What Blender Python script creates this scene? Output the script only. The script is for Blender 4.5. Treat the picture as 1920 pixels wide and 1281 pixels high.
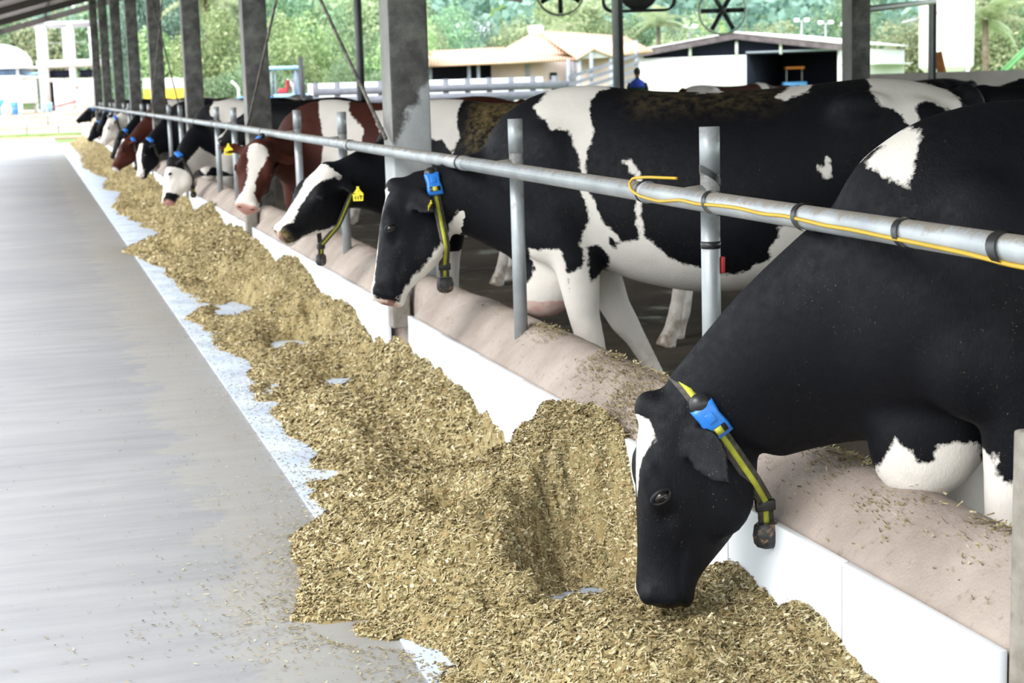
import bpy, bmesh, math, random
import numpy as np
from math import sin, cos, pi, radians, sqrt, atan2
from mathutils import Vector, Matrix
from mathutils.bvhtree import BVHTree

for o in list(bpy.data.objects):
    bpy.data.objects.remove(o, do_unlink=True)
SC = bpy.context.scene
COL = SC.collection
random.seed(5)
RNG = np.random.default_rng(11)

# ------------------------------------------------------------------ camera
cd = bpy.data.cameras.new('camera')
cam = bpy.data.objects.new('camera', cd)
COL.objects.link(cam)
cd.sensor_width = 36.0
cd.lens = 59.25
cd.clip_start = 0.05
cd.clip_end = 3000
cam.matrix_world = (Matrix.Translation((0, 0, 1.6)) @ Matrix.Rotation(-radians(15.658), 4, 'Z')
                    @ Matrix.Rotation(pi / 2 - radians(8.665), 4, 'X') @ Matrix.Rotation(-radians(1.718), 4, 'Z'))
cd.dof.use_dof = True
cd.dof.focus_distance = 4.6
cd.dof.aperture_fstop = 7.5
SC.camera = cam

# ------------------------------------------------------------------ sky, light, exposure
w = bpy.data.worlds.new('overcast_sky')
SC.world = w
w.use_nodes = True
bg = w.node_tree.nodes['Background']
bg.inputs[0].default_value = (0.88, 0.95, 1.0, 1)
bg.inputs[1].default_value = 1.35
sd = bpy.data.lights.new('sun', 'SUN')
sun = bpy.data.objects.new('sun', sd)
COL.objects.link(sun)
sun.location = (-20, -10, 25)
sd.energy = 2.2
sd.angle = radians(40)
sd.color = (1.0, 0.97, 0.92)
sun.rotation_euler = Vector((0.66, 0.32, -0.70)).to_track_quat('-Z', 'Y').to_euler()
SC.view_settings.view_transform = 'Standard'
SC.view_settings.look = 'None'
SC.view_settings.exposure = 1.3
SC.view_settings.gamma = 1.0
SC.view_settings.use_curve_mapping = False

# ------------------------------------------------------------------ helpers: objects
def link(name, me, mat=None, parent=None):
    o = bpy.data.objects.new(name, me)
    COL.objects.link(o)
    if mat is not None and me is not None and len(me.materials) == 0:
        me.materials.append(mat)
    if parent is not None:
        o.parent = parent
    return o

def tag(o, label=None, cat=None, group=None, kind=None):
    if label: o['label'] = label
    if cat: o['category'] = cat
    if group: o['group'] = group
    if kind: o['kind'] = kind
    return o

def empty(name, loc=(0, 0, 0), rz=0.0, label=None, cat=None, group=None, kind=None):
    o = bpy.data.objects.new(name, None)
    o.empty_display_size = 0.1
    COL.objects.link(o)
    o.location = loc
    o.rotation_euler = (0, 0, rz)
    return tag(o, label, cat, group, kind)

def mesh_np(name, V, F, smooth=False, attrs=None):
    """V (n,3); F either (m,k) array or list of arrays with 3/4 columns"""
    me = bpy.data.meshes.new(name)
    V = np.asarray(V, dtype=np.float32)
    Fs = [np.asarray(f, dtype=np.int32) for f in (F if isinstance(F, list) else [F]) if len(f)]
    nl = sum(f.size for f in Fs)
    npol = sum(len(f) for f in Fs)
    me.vertices.add(len(V))
    me.vertices.foreach_set('co', V.ravel())
    me.loops.add(nl)
    me.loops.foreach_set('vertex_index', np.concatenate([f.ravel() for f in Fs]))
    me.polygons.add(npol)
    tot = np.concatenate([np.full(len(f), f.shape[1], dtype=np.int32) for f in Fs])
    st = np.concatenate([[0], np.cumsum(tot)[:-1]]).astype(np.int32)
    me.polygons.foreach_set('loop_start', st)
    me.polygons.foreach_set('loop_total', tot)
    if smooth:
        me.polygons.foreach_set('use_smooth', np.ones(npol, dtype=bool))
    me.update(calc_edges=True)
    for k, a in (attrs or {}).items():
        at = me.attributes.new(k, 'FLOAT', 'POINT')
        at.data.foreach_set('value', np.asarray(a, dtype=np.float32))
    return me

def rot2(z):
    return np.array([[cos(z), -sin(z), 0], [sin(z), cos(z), 0], [0, 0, 1]])

class MB:
    """collects shapes, build() links them as one mesh object"""
    def __init__(s):
        s.V = []; s.Q = []; s.T = []; s.P = []; s.n = 0
    def add(s, V, Q=(), T=()):
        V = np.asarray(V, float).reshape(-1, 3)
        s.V.append(V)
        if len(Q): s.Q.append(np.asarray(Q, int).reshape(-1, 4) + s.n)
        if len(T): s.T.append(np.asarray(T, int).reshape(-1, 3) + s.n)
        s.n += len(V)
        return s
    def box(s, c, d, rz=0.0, M=None, bev=0.0, taper=1.0):
        c = np.asarray(c, float); d = np.asarray(d, float) / 2
        if bev <= 0:
            P = np.array([[x, y, z] for z in (-1, 1) for y in (-1, 1) for x in (-1, 1)], float)
            P[P[:, 2] > 0, :2] *= taper
            P = P * d
            Q = [[0, 2, 3, 1], [4, 5, 7, 6], [0, 1, 5, 4], [2, 6, 7, 3], [0, 4, 6, 2], [1, 3, 7, 5]]
            T = []
        else:
            bm = bmesh.new()
            bmesh.ops.create_cube(bm, size=2.0)
            for v in bm.verts:
                k = taper if v.co.z > 0 else 1.0
                v.co = Vector((v.co.x * d[0] * k, v.co.y * d[1] * k, v.co.z * d[2]))
            bmesh.ops.bevel(bm, geom=list(bm.edges), offset=bev, segments=2, affect='EDGES', profile=0.5)
            bm.verts.ensure_lookup_table()
            P = np.array([v.co[:] for v in bm.verts])
            Q = [[v.index for v in f.verts] for f in bm.faces if len(f.verts) == 4]
            T = [[v.index for v in f.verts] for f in bm.faces if len(f.verts) == 3]
            bm.free()
        P = P @ (np.asarray(M).T if M is not None else rot2(rz).T) + c
        return s.add(P, Q, T)
    def tube(s, pts, r, n=12, cap=True, squash=None):
        pts = np.asarray(pts, float)
        m = len(pts)
        r = np.broadcast_to(np.asarray(r, float), (m,))
        T = np.gradient(pts, axis=0)
        T /= np.linalg.norm(T, axis=1)[:, None] + 1e-12
        ref = np.array([0, 0, 1.0]) if abs(T[0, 2]) < .9 else np.array([1.0, 0, 0])
        V = []
        a = np.arange(n) * 2 * pi / n
        u = np.cross(ref, T[0]); u /= np.linalg.norm(u)
        for i in range(m):
            u = u - T[i] * (u @ T[i]); u /= np.linalg.norm(u)
            v = np.cross(T[i], u)
            V.append(pts[i] + r[i] * (np.cos(a)[:, None] * u + np.sin(a)[:, None] * v))
        V = np.concatenate(V)
        Q = []
        for i in range(m - 1):
            for j in range(n):
                k = (j + 1) % n
                Q.append([i * n + j, i * n + k, (i + 1) * n + k, (i + 1) * n + j])
        T3 = []
        if cap:
            V = np.concatenate([V, pts[:1], pts[-1:]])
            b = m * n
            for j in range(n):
                k = (j + 1) % n
                T3.append([b, k, j]); T3.append([b + 1, (m - 1) * n + j, (m - 1) * n + k])
        return s.add(V, Q, T3)
    def ell(s, c, r, M=None, nu=16, nv=10):
        c = np.asarray(c, float)
        V = []; Q = []; T = []
        for i in range(1, nv):
            t = pi * i / nv
            for j in range(nu):
                p = 2 * pi * j / nu
                V.append([sin(t) * cos(p), sin(t) * sin(p), cos(t)])
        V += [[0, 0, 1], [0, 0, -1]]
        for i in range(nv - 2):
            for j in range(nu):
                k = (j + 1) % nu
                Q.append([i * nu + j, (i + 1) * nu + j, (i + 1) * nu + k, i * nu + k])
        b = (nv - 1) * nu
        for j in range(nu):
            k = (j + 1) % nu
            T.append([b, j, k]); T.append([b + 1, (nv - 2) * nu + k, (nv - 2) * nu + j])
        V = np.array(V) * np.asarray(r, float)
        if M is not None: V = V @ np.asarray(M).T
        return s.add(V + c, Q, T)
    def loft(s, rings, cap=True):
        m = len(rings); n = len(rings[0])
        V = np.concatenate(rings)
        Q = []
        for i in range(m - 1):
            for j in range(n):
                k = (j + 1) % n
                Q.append([i * n + j, i * n + k, (i + 1) * n + k, (i + 1) * n + j])
        T = []
        if cap:
            V = np.concatenate([V, [rings[0].mean(0)], [rings[-1].mean(0)]])
            b = m * n
            for j in range(n):
                k = (j + 1) % n
                T.append([b, k, j]); T.append([b + 1, (m - 1) * n + j, (m - 1) * n + k])
        return s.add(V, Q, T)
    def prism(s, poly, axis, a, b):
        """closed polygon (list of 2-tuples) extruded along axis 0/1/2 from a to b"""
        poly = [tuple(p) for p in poly]
        n = len(poly)
        def p3(p, t):
            l = list(p); l.insert(axis, t); return l
        V = [p3(p, a) for p in poly] + [p3(p, b) for p in poly]
        Q = [[i, (i + 1) % n, n + (i + 1) % n, n + i] for i in range(n)]
        s.add(V, Q)
        c = np.mean(poly, axis=0)
        s.add([p3(c, a)] + [p3(p, a) for p in poly], (), [[0, 1 + (i + 1) % n, 1 + i] for i in range(n)])
        s.add([p3(c, b)] + [p3(p, b) for p in poly], (), [[0, 1 + i, 1 + (i + 1) % n] for i in range(n)])
        return s
    def arrays(s):
        V = np.concatenate(s.V)
        F = []
        if s.Q: F.append(np.concatenate(s.Q))
        if s.T: F.append(np.concatenate(s.T))
        return V, F
    def build(s, name, mat, parent=None, smooth=False, label=None):
        V, F = s.arrays()
        me = mesh_np(name, V, F, smooth)
        bm = bmesh.new(); bm.from_mesh(me)
        bmesh.ops.recalc_face_normals(bm, faces=bm.faces)
        bm.to_mesh(me); bm.free()
        o = link(name, me, mat, parent)
        if label: o['label'] = label
        return o

def fbm2(x, y, seed=0, octs=4, f0=1.0):
    """cheap smooth value noise, about -1..1"""
    r = np.zeros(np.shape(x)); amp = 1.0; f = f0; tot = 0
    for o in range(octs):
        xs = np.asarray(x) * f; ys = np.asarray(y) * f
        xi = np.floor(xs).astype(np.int64); yi = np.floor(ys).astype(np.int64)
        fx = xs - xi; fy = ys - yi
        fx = fx * fx * (3 - 2 * fx); fy = fy * fy * (3 - 2 * fy)
        def h(a, b):
            n = (a * 374761393 + b * 668265263 + (seed + o * 17) * 974634777) & 0xffffffff
            n = ((n ^ (n >> 13)) * 1274126177) & 0xffffffff
            return ((n ^ (n >> 16)) & 0xffff) / 32767.5 - 1
        v = (h(xi, yi) * (1 - fx) + h(xi + 1, yi) * fx) * (1 - fy) + (h(xi, yi + 1) * (1 - fx) + h(xi + 1, yi + 1) * fx) * fy
        r += v * amp; tot += amp; amp *= .5; f *= 2.03
    return r / tot

def sstep(a, b, x):
    t = np.clip((np.asarray(x, float) - a) / (b - a), 0, 1)
    return t * t * (3 - 2 * t)

# ------------------------------------------------------------------ helpers: materials
MATS = {}
def nodes_of(name, rough=.6, spec=.5, metallic=0.0):
    m = bpy.data.materials.new(name)
    m.use_nodes = True
    nt = m.node_tree
    b = nt.nodes['Principled BSDF']
    b.inputs['Roughness'].default_value = rough
    b.inputs['Specular IOR Level'].default_value = spec
    b.inputs['Metallic'].default_value = metallic
    MATS[name] = m
    return m, nt, b

def ND(nt, t, **kw):
    n = nt.nodes.new(t)
    for k, v in kw.items():
        if k.startswith('i_'):
            key = k[2:]
            n.inputs[int(key) if key.isdigit() else key.replace('_', ' ')].default_value = v
        else:
            setattr(n, k, v)
    return n

def noise(nt, scale, detail=4, rough=.55, coord='Object', stretch=None):
    tc = ND(nt, 'ShaderNodeTexCoord')
    out = tc.outputs[coord]
    if stretch is not None:
        mp = ND(nt, 'ShaderNodeMapping')
        mp.inputs['Scale'].default_value = stretch
        nt.links.new(out, mp.inputs[0]); out = mp.outputs[0]
    n = ND(nt, 'ShaderNodeTexNoise', i_Scale=scale, i_Detail=detail, i_Roughness=rough)
    nt.links.new(out, n.inputs['Vector'])
    return n.outputs['Fac']

def ramp(nt, src, stops, interp='LINEAR'):
    r = ND(nt, 'ShaderNodeValToRGB')
    r.color_ramp.interpolation = interp
    e = r.color_ramp.elements
    while len(e) < len(stops): e.new(0.5)
    for i, (p, c) in enumerate(stops):
        e[i].position = p
        e[i].color = (c[0], c[1], c[2], 1) if not np.isscalar(c) else (c, c, c, 1)
    nt.links.new(src, r.inputs[0])
    return r.outputs[0]

def mixc(nt, fac, a, b, mode='MIX'):
    m = ND(nt, 'ShaderNodeMix', data_type='RGBA', blend_type=mode)
    for k, v in ((0, fac), (6, a), (7, b)):
        if isinstance(v, bpy.types.NodeSocket): nt.links.new(v, m.inputs[k])
        elif k == 0: m.inputs[0].default_value = v
        else: m.inputs[k].default_value = (*v[:3], 1)
    return m.outputs[2]

def math_n(nt, op, a, b=None, c=None):
    m = ND(nt, 'ShaderNodeMath', operation=op)
    for i, v in enumerate((a, b, c)):
        if v is None: continue
        if isinstance(v, bpy.types.NodeSocket): nt.links.new(v, m.inputs[i])
        else: m.inputs[i].default_value = v
    return m.outputs[0]

def bump(nt, b, h, strength=.3, dist=.01):
    n = ND(nt, 'ShaderNodeBump', i_Strength=strength, i_Distance=dist)
    nt.links.new(h, n.inputs['Height'])
    nt.links.new(n.outputs[0], b.inputs['Normal'])

def plain(name, col, rough=.6, spec=.5, metallic=0.0, var=.12, scale=8.0, bmp=0.0, bdist=.005):
    if name in MATS: return MATS[name]
    m, nt, b = nodes_of(name, rough, spec, metallic)
    f = noise(nt, scale)
    lo = tuple(max(0, c * (1 - var)) for c in col); hi = tuple(min(1, c * (1 + var)) for c in col)
    nt.links.new(ramp(nt, f, [(.3, lo), (.7, hi)]), b.inputs['Base Color'])
    if bmp: bump(nt, b, noise(nt, scale * 6, 3), bmp, bdist)
    return m

def two_tone(name, c1, c2, scale, rough=.7, spec=.4, lo=.4, hi=.6, detail=6, c3=None, scale3=40, lo3=.6, hi3=.7, bmp=.0, bscale=60, bdist=.004, stretch=None, metallic=0.0):
    m, nt, b = nodes_of(name, rough, spec, metallic)
    c = ramp(nt, noise(nt, scale, detail, stretch=stretch), [(lo, c1), (hi, c2)])
    if c3 is not None:
        c = mixc(nt, ramp(nt, noise(nt, scale3, 3), [(lo3, 0.0), (hi3, 1.0)]), c, c3)
    nt.links.new(c, b.inputs['Base Color'])
    if bmp: bump(nt, b, noise(nt, bscale, 5), bmp, bdist)
    return m

# ------------------------------------------------------------------ materials of the place
def make_materials():
    # lane concrete: pale grey, cross streaks, darker worn band, speckles
    m, nt, b = nodes_of('lane_concrete', .75, .35)
    c = ramp(nt, noise(nt, .55, 5, .6), [(.35, (.605, .61, .655)), (.65, (.70, .70, .725))])
    st = ramp(nt, noise(nt, 1.0, 6, .65, stretch=(1.2, 9, 1)), [(.36, (.87, .87, .89)), (.60, (1, 1, 1))])
    c = mixc(nt, 1.0, c, st, 'MULTIPLY')
    tcx = ND(nt, 'ShaderNodeTexCoord'); sx_ = ND(nt, 'ShaderNodeSeparateXYZ'); nt.links.new(tcx.outputs['Object'], sx_.inputs[0])
    band = math_n(nt, 'ADD', sx_.outputs[0], math_n(nt, 'MULTIPLY', noise(nt, 2.2, 5, .7), .9))
    c = mixc(nt, ramp(nt, band, [(.95, 0.0), (1.15, .40)]), c, (.78, .75, .68))
    sp = ramp(nt, noise(nt, 75, 2, .5), [(.66, 0.0), (.72, 1.0)])
    c = mixc(nt, math_n(nt, 'MULTIPLY', sp, .35), c, (.72, .70, .64))
    sp2 = ramp(nt, noise(nt, 48, 3, .6), [(.27, 1.0), (.33, 0.0)])
    c = mixc(nt, math_n(nt, 'MULTIPLY', sp2, .35), c, (.24, .22, .19))
    nt.links.new(c, b.inputs['Base Color'])
    bump(nt, b, noise(nt, 60, 3, .6), .12, .002)
    # glazed white tile
    m, nt, b = nodes_of('white_tile', .22, .5)
    c = ramp(nt, noise(nt, 2.5, 5), [(.35, (.66, .69, .74)), (.6, (.74, .765, .80))])
    c = mixc(nt, ramp(nt, noise(nt, 38, 4, .7), [(.66, 0.0), (.71, .5)]), c, (.45, .39, .28))
    nt.links.new(c, b.inputs['Base Color'])
    m, nt, b = nodes_of("floor_tile_glaze", .5, .3)
    c = ramp(nt, noise(nt, 3.5, 5), [(.35, (.35, .41, .50)), (.6, (.44, .49, .56))])
    c = mixc(nt, ramp(nt, noise(nt, 55, 4, .75), [(.58, 0.0), (.66, .8)]), c, (.34, .29, .19))
    nt.links.new(c, b.inputs['Base Color'])
    # curb concrete, pinkish beige
    two_tone('curb_concrete', (.235, .19, .162), (.40, .338, .298), 3.0, .9, .2, .30, .70, 10, (.19, .155, .125), 34, .60, .80, 1.0, 110, .004)
    plain('joint_grey', (.05, .048, .045), .95, .1)
    two_tone('mortar', (.28, .26, .24), (.36, .34, .31), 9, .9, .2)
    two_tone('stub_concrete', (.19, .17, .145), (.29, .262, .23), 9, .85, .25, c3=(.2, .18, .15), scale3=40, lo3=.55, hi3=.7, bmp=.5, bscale=60)
    # columns: grey concrete, dark mould above, paler below with a ragged border
    for nm in ('column_concrete', 'column_plain'):
     column_mat(nm)
    return rest_materials()

def column_mat(nm):
    m, nt, b = nodes_of(nm, .85, .25)
    tc = ND(nt, 'ShaderNodeTexCoord')
    sep = ND(nt, 'ShaderNodeSeparateXYZ'); nt.links.new(tc.outputs['Object'], sep.inputs[0])
    base = ramp(nt, noise(nt, 5, 6), [(.3, (.20, .195, .185)), (.7, (.31, .30, .28))])
    mould = ramp(nt, noise(nt, 9, 8, .7), [(.25, (.028, .026, .024)), (.75, (.115, .11, .105))])
    pale = ramp(nt, noise(nt, 12, 4), [(.3, (.36, .37, .38)), (.7, (.43, .44, .45))])
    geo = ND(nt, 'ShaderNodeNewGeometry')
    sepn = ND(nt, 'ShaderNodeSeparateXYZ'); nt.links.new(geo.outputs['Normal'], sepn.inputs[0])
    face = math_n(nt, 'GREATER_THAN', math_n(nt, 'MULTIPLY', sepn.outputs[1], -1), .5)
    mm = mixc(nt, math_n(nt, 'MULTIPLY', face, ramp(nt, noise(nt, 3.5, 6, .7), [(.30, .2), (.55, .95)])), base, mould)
    h = math_n(nt, 'ADD', sep.outputs[2], math_n(nt, 'MULTIPLY', sep.outputs[0], -1.6))
    h = math_n(nt, 'ADD', h, math_n(nt, 'MULTIPLY', noise(nt, 10, 6, .7), .35))
    c = mixc(nt, ramp(nt, math_n(nt, 'MULTIPLY', h, .3), [(.485, 1.0), (.505, 0.0)]), mm, pale)
    if nm == 'column_plain': c = mm
    nt.links.new(c, b.inputs['Base Color'])
    bump(nt, b, noise(nt, 40, 6, .7), .5, .006)

def rest_materials():
    # galvanised pipe with dirt on top
    m, nt, b = nodes_of('galvanised', .5, .5, .35)
    c = ramp(nt, noise(nt, 6, 5), [(.3, (.27, .29, .31)), (.7, (.41, .43, .445))])
    geo = ND(nt, 'ShaderNodeNewGeometry')
    sep = ND(nt, 'ShaderNodeSeparateXYZ'); nt.links.new(geo.outputs['Normal'], sep.inputs[0])
    up = math_n(nt, 'ADD', math_n(nt, 'MULTIPLY', sep.outputs[2], .42), noise(nt, 14, 6, .75))
    d = ramp(nt, up, [(.70, 0.0), (.86, .8)])
    c = mixc(nt, d, c, (.22, .185, .145))
    c = mixc(nt, ramp(nt, noise(nt, 120, 2), [(.70, 0.0), (.74, .5)]), c, (.12, .10, .08))
    nt.links.new(c, b.inputs['Base Color'])
    rr = ramp(nt, d, [(0, .42), (1, .9)]); nt.links.new(rr, b.inputs['Roughness'])
    plain('steel_dark', (.035, .035, .038), .5, .4)
    plain('steel_grey', (.32, .33, .34), .5, .5, .3)
    two_tone('rod_steel', (.07, .065, .06), (.20, .18, .15), 8, .7)
    # mud floor, wet in places
    m, nt, b = nodes_of('mud', .8, .4)
    f = noise(nt, 2.2, 8, .65)
    nt.links.new(ramp(nt, f, [(.3, (.025, .019, .013)), (.7, (.075, .057, .040))]), b.inputs['Base Color'])
    nt.links.new(ramp(nt, noise(nt, 1.6, 4), [(.33, .12), (.42, .8)]), b.inputs['Roughness'])
    bump(nt, b, noise(nt, 9, 8, .7), .9, .05)
    plain('roof_sheet', (.42, .36, .34), .7, .3, .1, .15, 3)
    plain('rafter_steel', (.06, .05, .045), .8, .3)
    plain('yellow_cable', (.50, .31, .018), .45, .5, var=.1)
    plain('black_tape', (.018, .018, .02), .38, .5)
    plain('black_plastic', (.016, .016, .018), .35, .5)
    plain('red_plastic', (.5, .03, .03), .4, .5)
    two_tone('dirt', (.30, .20, .145), (.42, .31, .25), .5, .95, .2, c3=(.46, .39, .33), scale3=.22, lo3=.45, hi3=.6)
    two_tone('grass', (.10, .19, .05), (.24, .34, .12), 2.5, .9, .2, c3=(.36, .30, .16), scale3=.6, lo3=.55, hi3=.75)
    two_tone('render_wall', (.46, .42, .385), (.58, .53, .49), 2, .9, .2)
make_materials()

COLS = [8.95, 15.19, 21.12, 27.03, 32.80, 38.48, 44.3, 50.2]
RAIL_Z = lambda y: float(np.interp(y, [2, 9, 16, 53], [1.255, 1.276, 1.293, 1.34]))
ROOF_Z = lambda x: 3.76 + .263 * (x + .69)

# ------------------------------------------------------------------ floor, trough, curb
o = MB().box((-4.03, 33.5, -.10), (9.94, 75, .20)).build('floor', MATS['lane_concrete'])
tag(o, 'pale grey concrete feed lane, wide and worn', 'floor', kind='structure')
o = MB().box((9.5, 27, -.05), (14.8, 66, .2)).build('floor_barn', MATS['mud'])
tag(o, 'dark muddy barn floor the cows stand on', 'floor', kind='structure')
g = MB().box((40, 180, -.15), (900, 800, .2)).build('ground', MATS['grass'])
tag(g, 'grassy ground beyond the barn', 'ground', kind='structure')

trough = MB().box((1.38, 32.0, -.106), (.88, 62, .20)).build('floor_trough', MATS['mortar'])
tag(trough, 'pale tiled strip beside the curb under the feed', 'floor', kind='structure')
tile_me = None
for k in range(51):
    if tile_me is None:
        t = MB().box((0, 0, 0), (.856, 1.194, .02), bev=.002).build('floor_tile', MATS['floor_tile_glaze'], trough)
        tile_me = t.data
    else:
        t = link('floor_tile', tile_me, None, trough)
    t.location = (1.368, 2.0 + 1.2 * k, -.004)

def curb_mesh():
    prof = np.array([(1.815, -.02), (1.815, .445), (1.835, .47), (1.862, .50), (1.90, .54), (1.94, .573), (1.985, .595), (2.03, .598),
                     (2.075, .585), (2.11, .55), (2.13, .50), (2.14, .38), (2.14, .03)])
    ys = [1.5]
    while ys[-1] < 62: ys.append(ys[-1] + max(.03, .008 * ys[-1]))
    ys = np.array(ys)
    n = len(prof)
    X = np.repeat(prof[None, :, 0], len(ys), 0); Z = np.repeat(prof[None, :, 1], len(ys), 0)
    Y = np.repeat(ys[:, None], n, 1)
    wgt = np.clip((np.arange(n) - 1) / 3, 0, 1)[None] * np.clip((n - 1 - np.arange(n)) / 3, 0, 1)[None]
    k = np.arange(n)[None] * .35
    Z = Z + wgt * (.012 * fbm2(Y * 2.2, k + 3, 3, 4) + .014 * fbm2(Y * .7, k * .2, 4, 2))
    X = X + wgt * .006 * fbm2(Y * 3, k + 9, 5, 3)
    # set back at every column
    for c in [2.93] + COLS:
        rec = sstep(c - .62, c - .60, Y) * (1 - sstep(c - .09, c - .07, Y))
        X = np.where(X < 1.93, X + (1.93 - X) * rec * .9, X)
    V = np.stack([X, Y, Z], -1).reshape(-1, 3)
    Q = []
    for i in range(len(ys) - 1):
        for j in range(n - 1):
            Q.append([i * n + j, (i + 1) * n + j, (i + 1) * n + j + 1, i * n + j + 1])
    T = []
    for i, s in ((0, 1), (len(ys) - 1, -1)):
        for j in range(1, n - 1):
            T.append([i * n, i * n + j, i * n + j + 1][::s])
    return mesh_np('curb', V, [np.array(Q), np.array(T)], True)
curb = link('curb', curb_mesh(), MATS['curb_concrete'])
tag(curb, 'low round-topped concrete curb between the feed and the cows', 'curb', kind='structure')
# white tiles on the face of the curb; set-back ones beside each column
edges = []
y = 1.94
segs = []
start = 1.94
for c in [2.93] + COLS + [62.5]:
    segs.append((start, c - .61)); start = c - .08
for a, b_ in segs:
    MB().box((1.8022, (a + b_) / 2, .222), (.0180, b_ - a - .02, .436)).build('joint_backing', MATS['joint_grey'], curb)
    n = max(1, round((b_ - a) / .72)); L = (b_ - a) / n
    for k in range(n):
        y0 = a + k * L
        t = MB().box((1.800, y0 + L / 2, .226), (.022, L - .008, .452), bev=.002).build('wall_tile', MATS['white_tile'], curb)
for c in [2.93] + COLS:
    MB().box((1.905, c - .345, .17), (.02, .50, .34), bev=.002).build('wall_tile', MATS['white_tile'], curb)
    st = MB().box((1.845, c - .15, .62), (.10, .10, .58), bev=.008, taper=.96).build('stub_post', MATS['stub_concrete'])
    near = {2.93: 'short concrete stub post cut by the right edge of the picture', 8.95: 'short concrete stub post behind the muzzle of the cow facing sideways',
            15.19: 'short concrete stub post below the red cow\'s head'}.get(c, 'short concrete stub post at the foot of the %s column from the front' % ['third', 'fourth', 'fifth', 'sixth', 'seventh', 'eighth'][COLS.index(c) - 2 if c in COLS else 0])
    tag(st, near, 'post', 'short stub posts along the curb')

# ------------------------------------------------------------------ columns
colname = ['nearest thick concrete column, mouldy above and pale grey below',
           'second concrete column, behind the red cow\'s face', 'third concrete column from the front', 'fourth concrete column from the front',
           'fifth concrete column from the front', 'sixth concrete column from the front', 'seventh concrete column, far down the row', 'last concrete column at the end of the row']
for i, c in enumerate(COLS):
    h = ROOF_Z(1.97)
    rt = MB().box((0, 0, h / 2), (.215, .25, h), bev=.012).build('column', MATS['column_concrete' if i == 0 else 'column_plain'])
    rt.location = (1.985, c + .125, 0)
    tag(rt, colname[i], 'column', 'concrete columns along the feed rail')
# cross bracing rods in the column row
def rod(y0, z0, y1, z1, lab, x=1.835):
    m = MB().tube([(x, y0, z0), (x, y1, z1)], .011, 8)
    tag(m.build('brace_rod', MATS['rod_steel'], smooth=True), lab, 'rod', 'diagonal brace rods')
rod(8.93, 1.335, 15.2, 4.12, 'steel brace rod rising leftwards from the nearest column')
rod(15.08, 1.31, 9.1, 4.03, 'steel brace rod rising rightwards from the second column', 1.862)
rod(21.6, 1.40, 27.0, 3.75, 'steel brace rod rising leftwards between two far columns')
rod(27.2, 1.32, 21.4, 3.9, 'steel brace rod rising rightwards in front of the fourth column', 1.862)

# ------------------------------------------------------------------ neck rail and its posts
rail = empty('feed_rail', (1.8, 2, 1.25), 0, 'long grey metal neck rail running along the feed curb', 'rail')
def rail_pt(y): return (1.8 + .004 * sin(y * .9) - 1.8, y - 2, RAIL_Z(y) - 1.25)
joints = [1.2, 7.1, 9.85, 15.9, 22.0, 28, 34, 40, 46, 54]
for a, b_ in zip(joints[:-1], joints[1:]):
    MB().tube([rail_pt(a + .002), rail_pt((a + b_) / 2), rail_pt(b_ - .002)], .030 if a < 7 else .029, 20).build('pipe', MATS['galvanised'], rail, True)
for y in (7.1, 9.85, 15.9, 22, 28, 34, 40, 46):
    MB().tube([rail_pt(y - .035), rail_pt(y + .035)], .0325, 20).build('sleeve', MATS['galvanised'], rail, True)
for y in (7.16, 9.79, 13.6, 17.3, 19.2, 20.8, 23.5, 25.2, 27, 30, 33):
    MB().tube([rail_pt(y - .010), rail_pt(y + .010)], .0328, 16).build('band', MATS['black_tape'], rail, True)
POSTS = [4.66, 6.74, 10.77, 12.65, 16.71, 18.27, 22.75, 24.6, 28.7, 30.5, 34.5, 36.3, 40.2, 42.1, 46.1, 48]
plab = {4.66: 'nearest upright rail post, with black tape rings', 6.74: 'second upright rail post, in front of the black and white cow\'s neck',
        10.77: 'rail post in front of the red cow\'s white flank', 12.65: 'rail post beside the red cow\'s cheek',
        16.71: 'rail post beside the red cow\'s tagged ear', 18.27: 'rail post just left of the red cow\'s tagged ear'}
ORD = ['first', 'second', 'third', 'fourth', 'fifth', 'sixth', 'seventh', 'eighth', 'ninth', 'tenth', 'eleventh', 'twelfth', 'thirteenth', 'fourteenth', 'fifteenth', 'sixteenth']
for i, y in enumerate(POSTS):
    p = empty('rail_post', (1.93, y, .53), 0, plab.get(y) or ORD[i] + ' upright rail post counted from the front', 'post', 'upright posts of the feed rail')
    MB().tube([(0, 0, 0), (0, 0, .80)], .029, 18).build('pipe', MATS['galvanised'], p, True)
    MB().tube([(0, 0, .79), (0, 0, .93)], .0305, 18).build('top_pipe', MATS['galvanised'], p, True)
    dz = RAIL_Z(y) - .53
    MB().tube([(0, 0, dz + .01), (-.100, 0, dz)], .02, 12).build('bracket', MATS['galvanised'], p, True)
    if i == 0:
        MB().tube([(0, 0, .570), (0, 0, .592)], .0305, 18).build('tape_ring', MATS['black_tape'], p, True)
        M = Matrix.Rotation(radians(28), 3, 'Y') @ Matrix.Rotation(radians(-14), 3, 'X')
        r = [np.array([[.0318 * cos(a), .0318 * sin(a), .775 + dd - .022 * cos(a) * 1.0] for a in np.linspace(0, 2 * pi, 20, endpoint=False)]) for dd in (0, .022)]
        MB().loft(r, False).build('tape_ring', MATS['black_tape'], p, True)
        MB().box((.032, -.015, .52), (.012, .012, .05), bev=.003).build('red_clip', MATS['red_plastic'], p)
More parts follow.
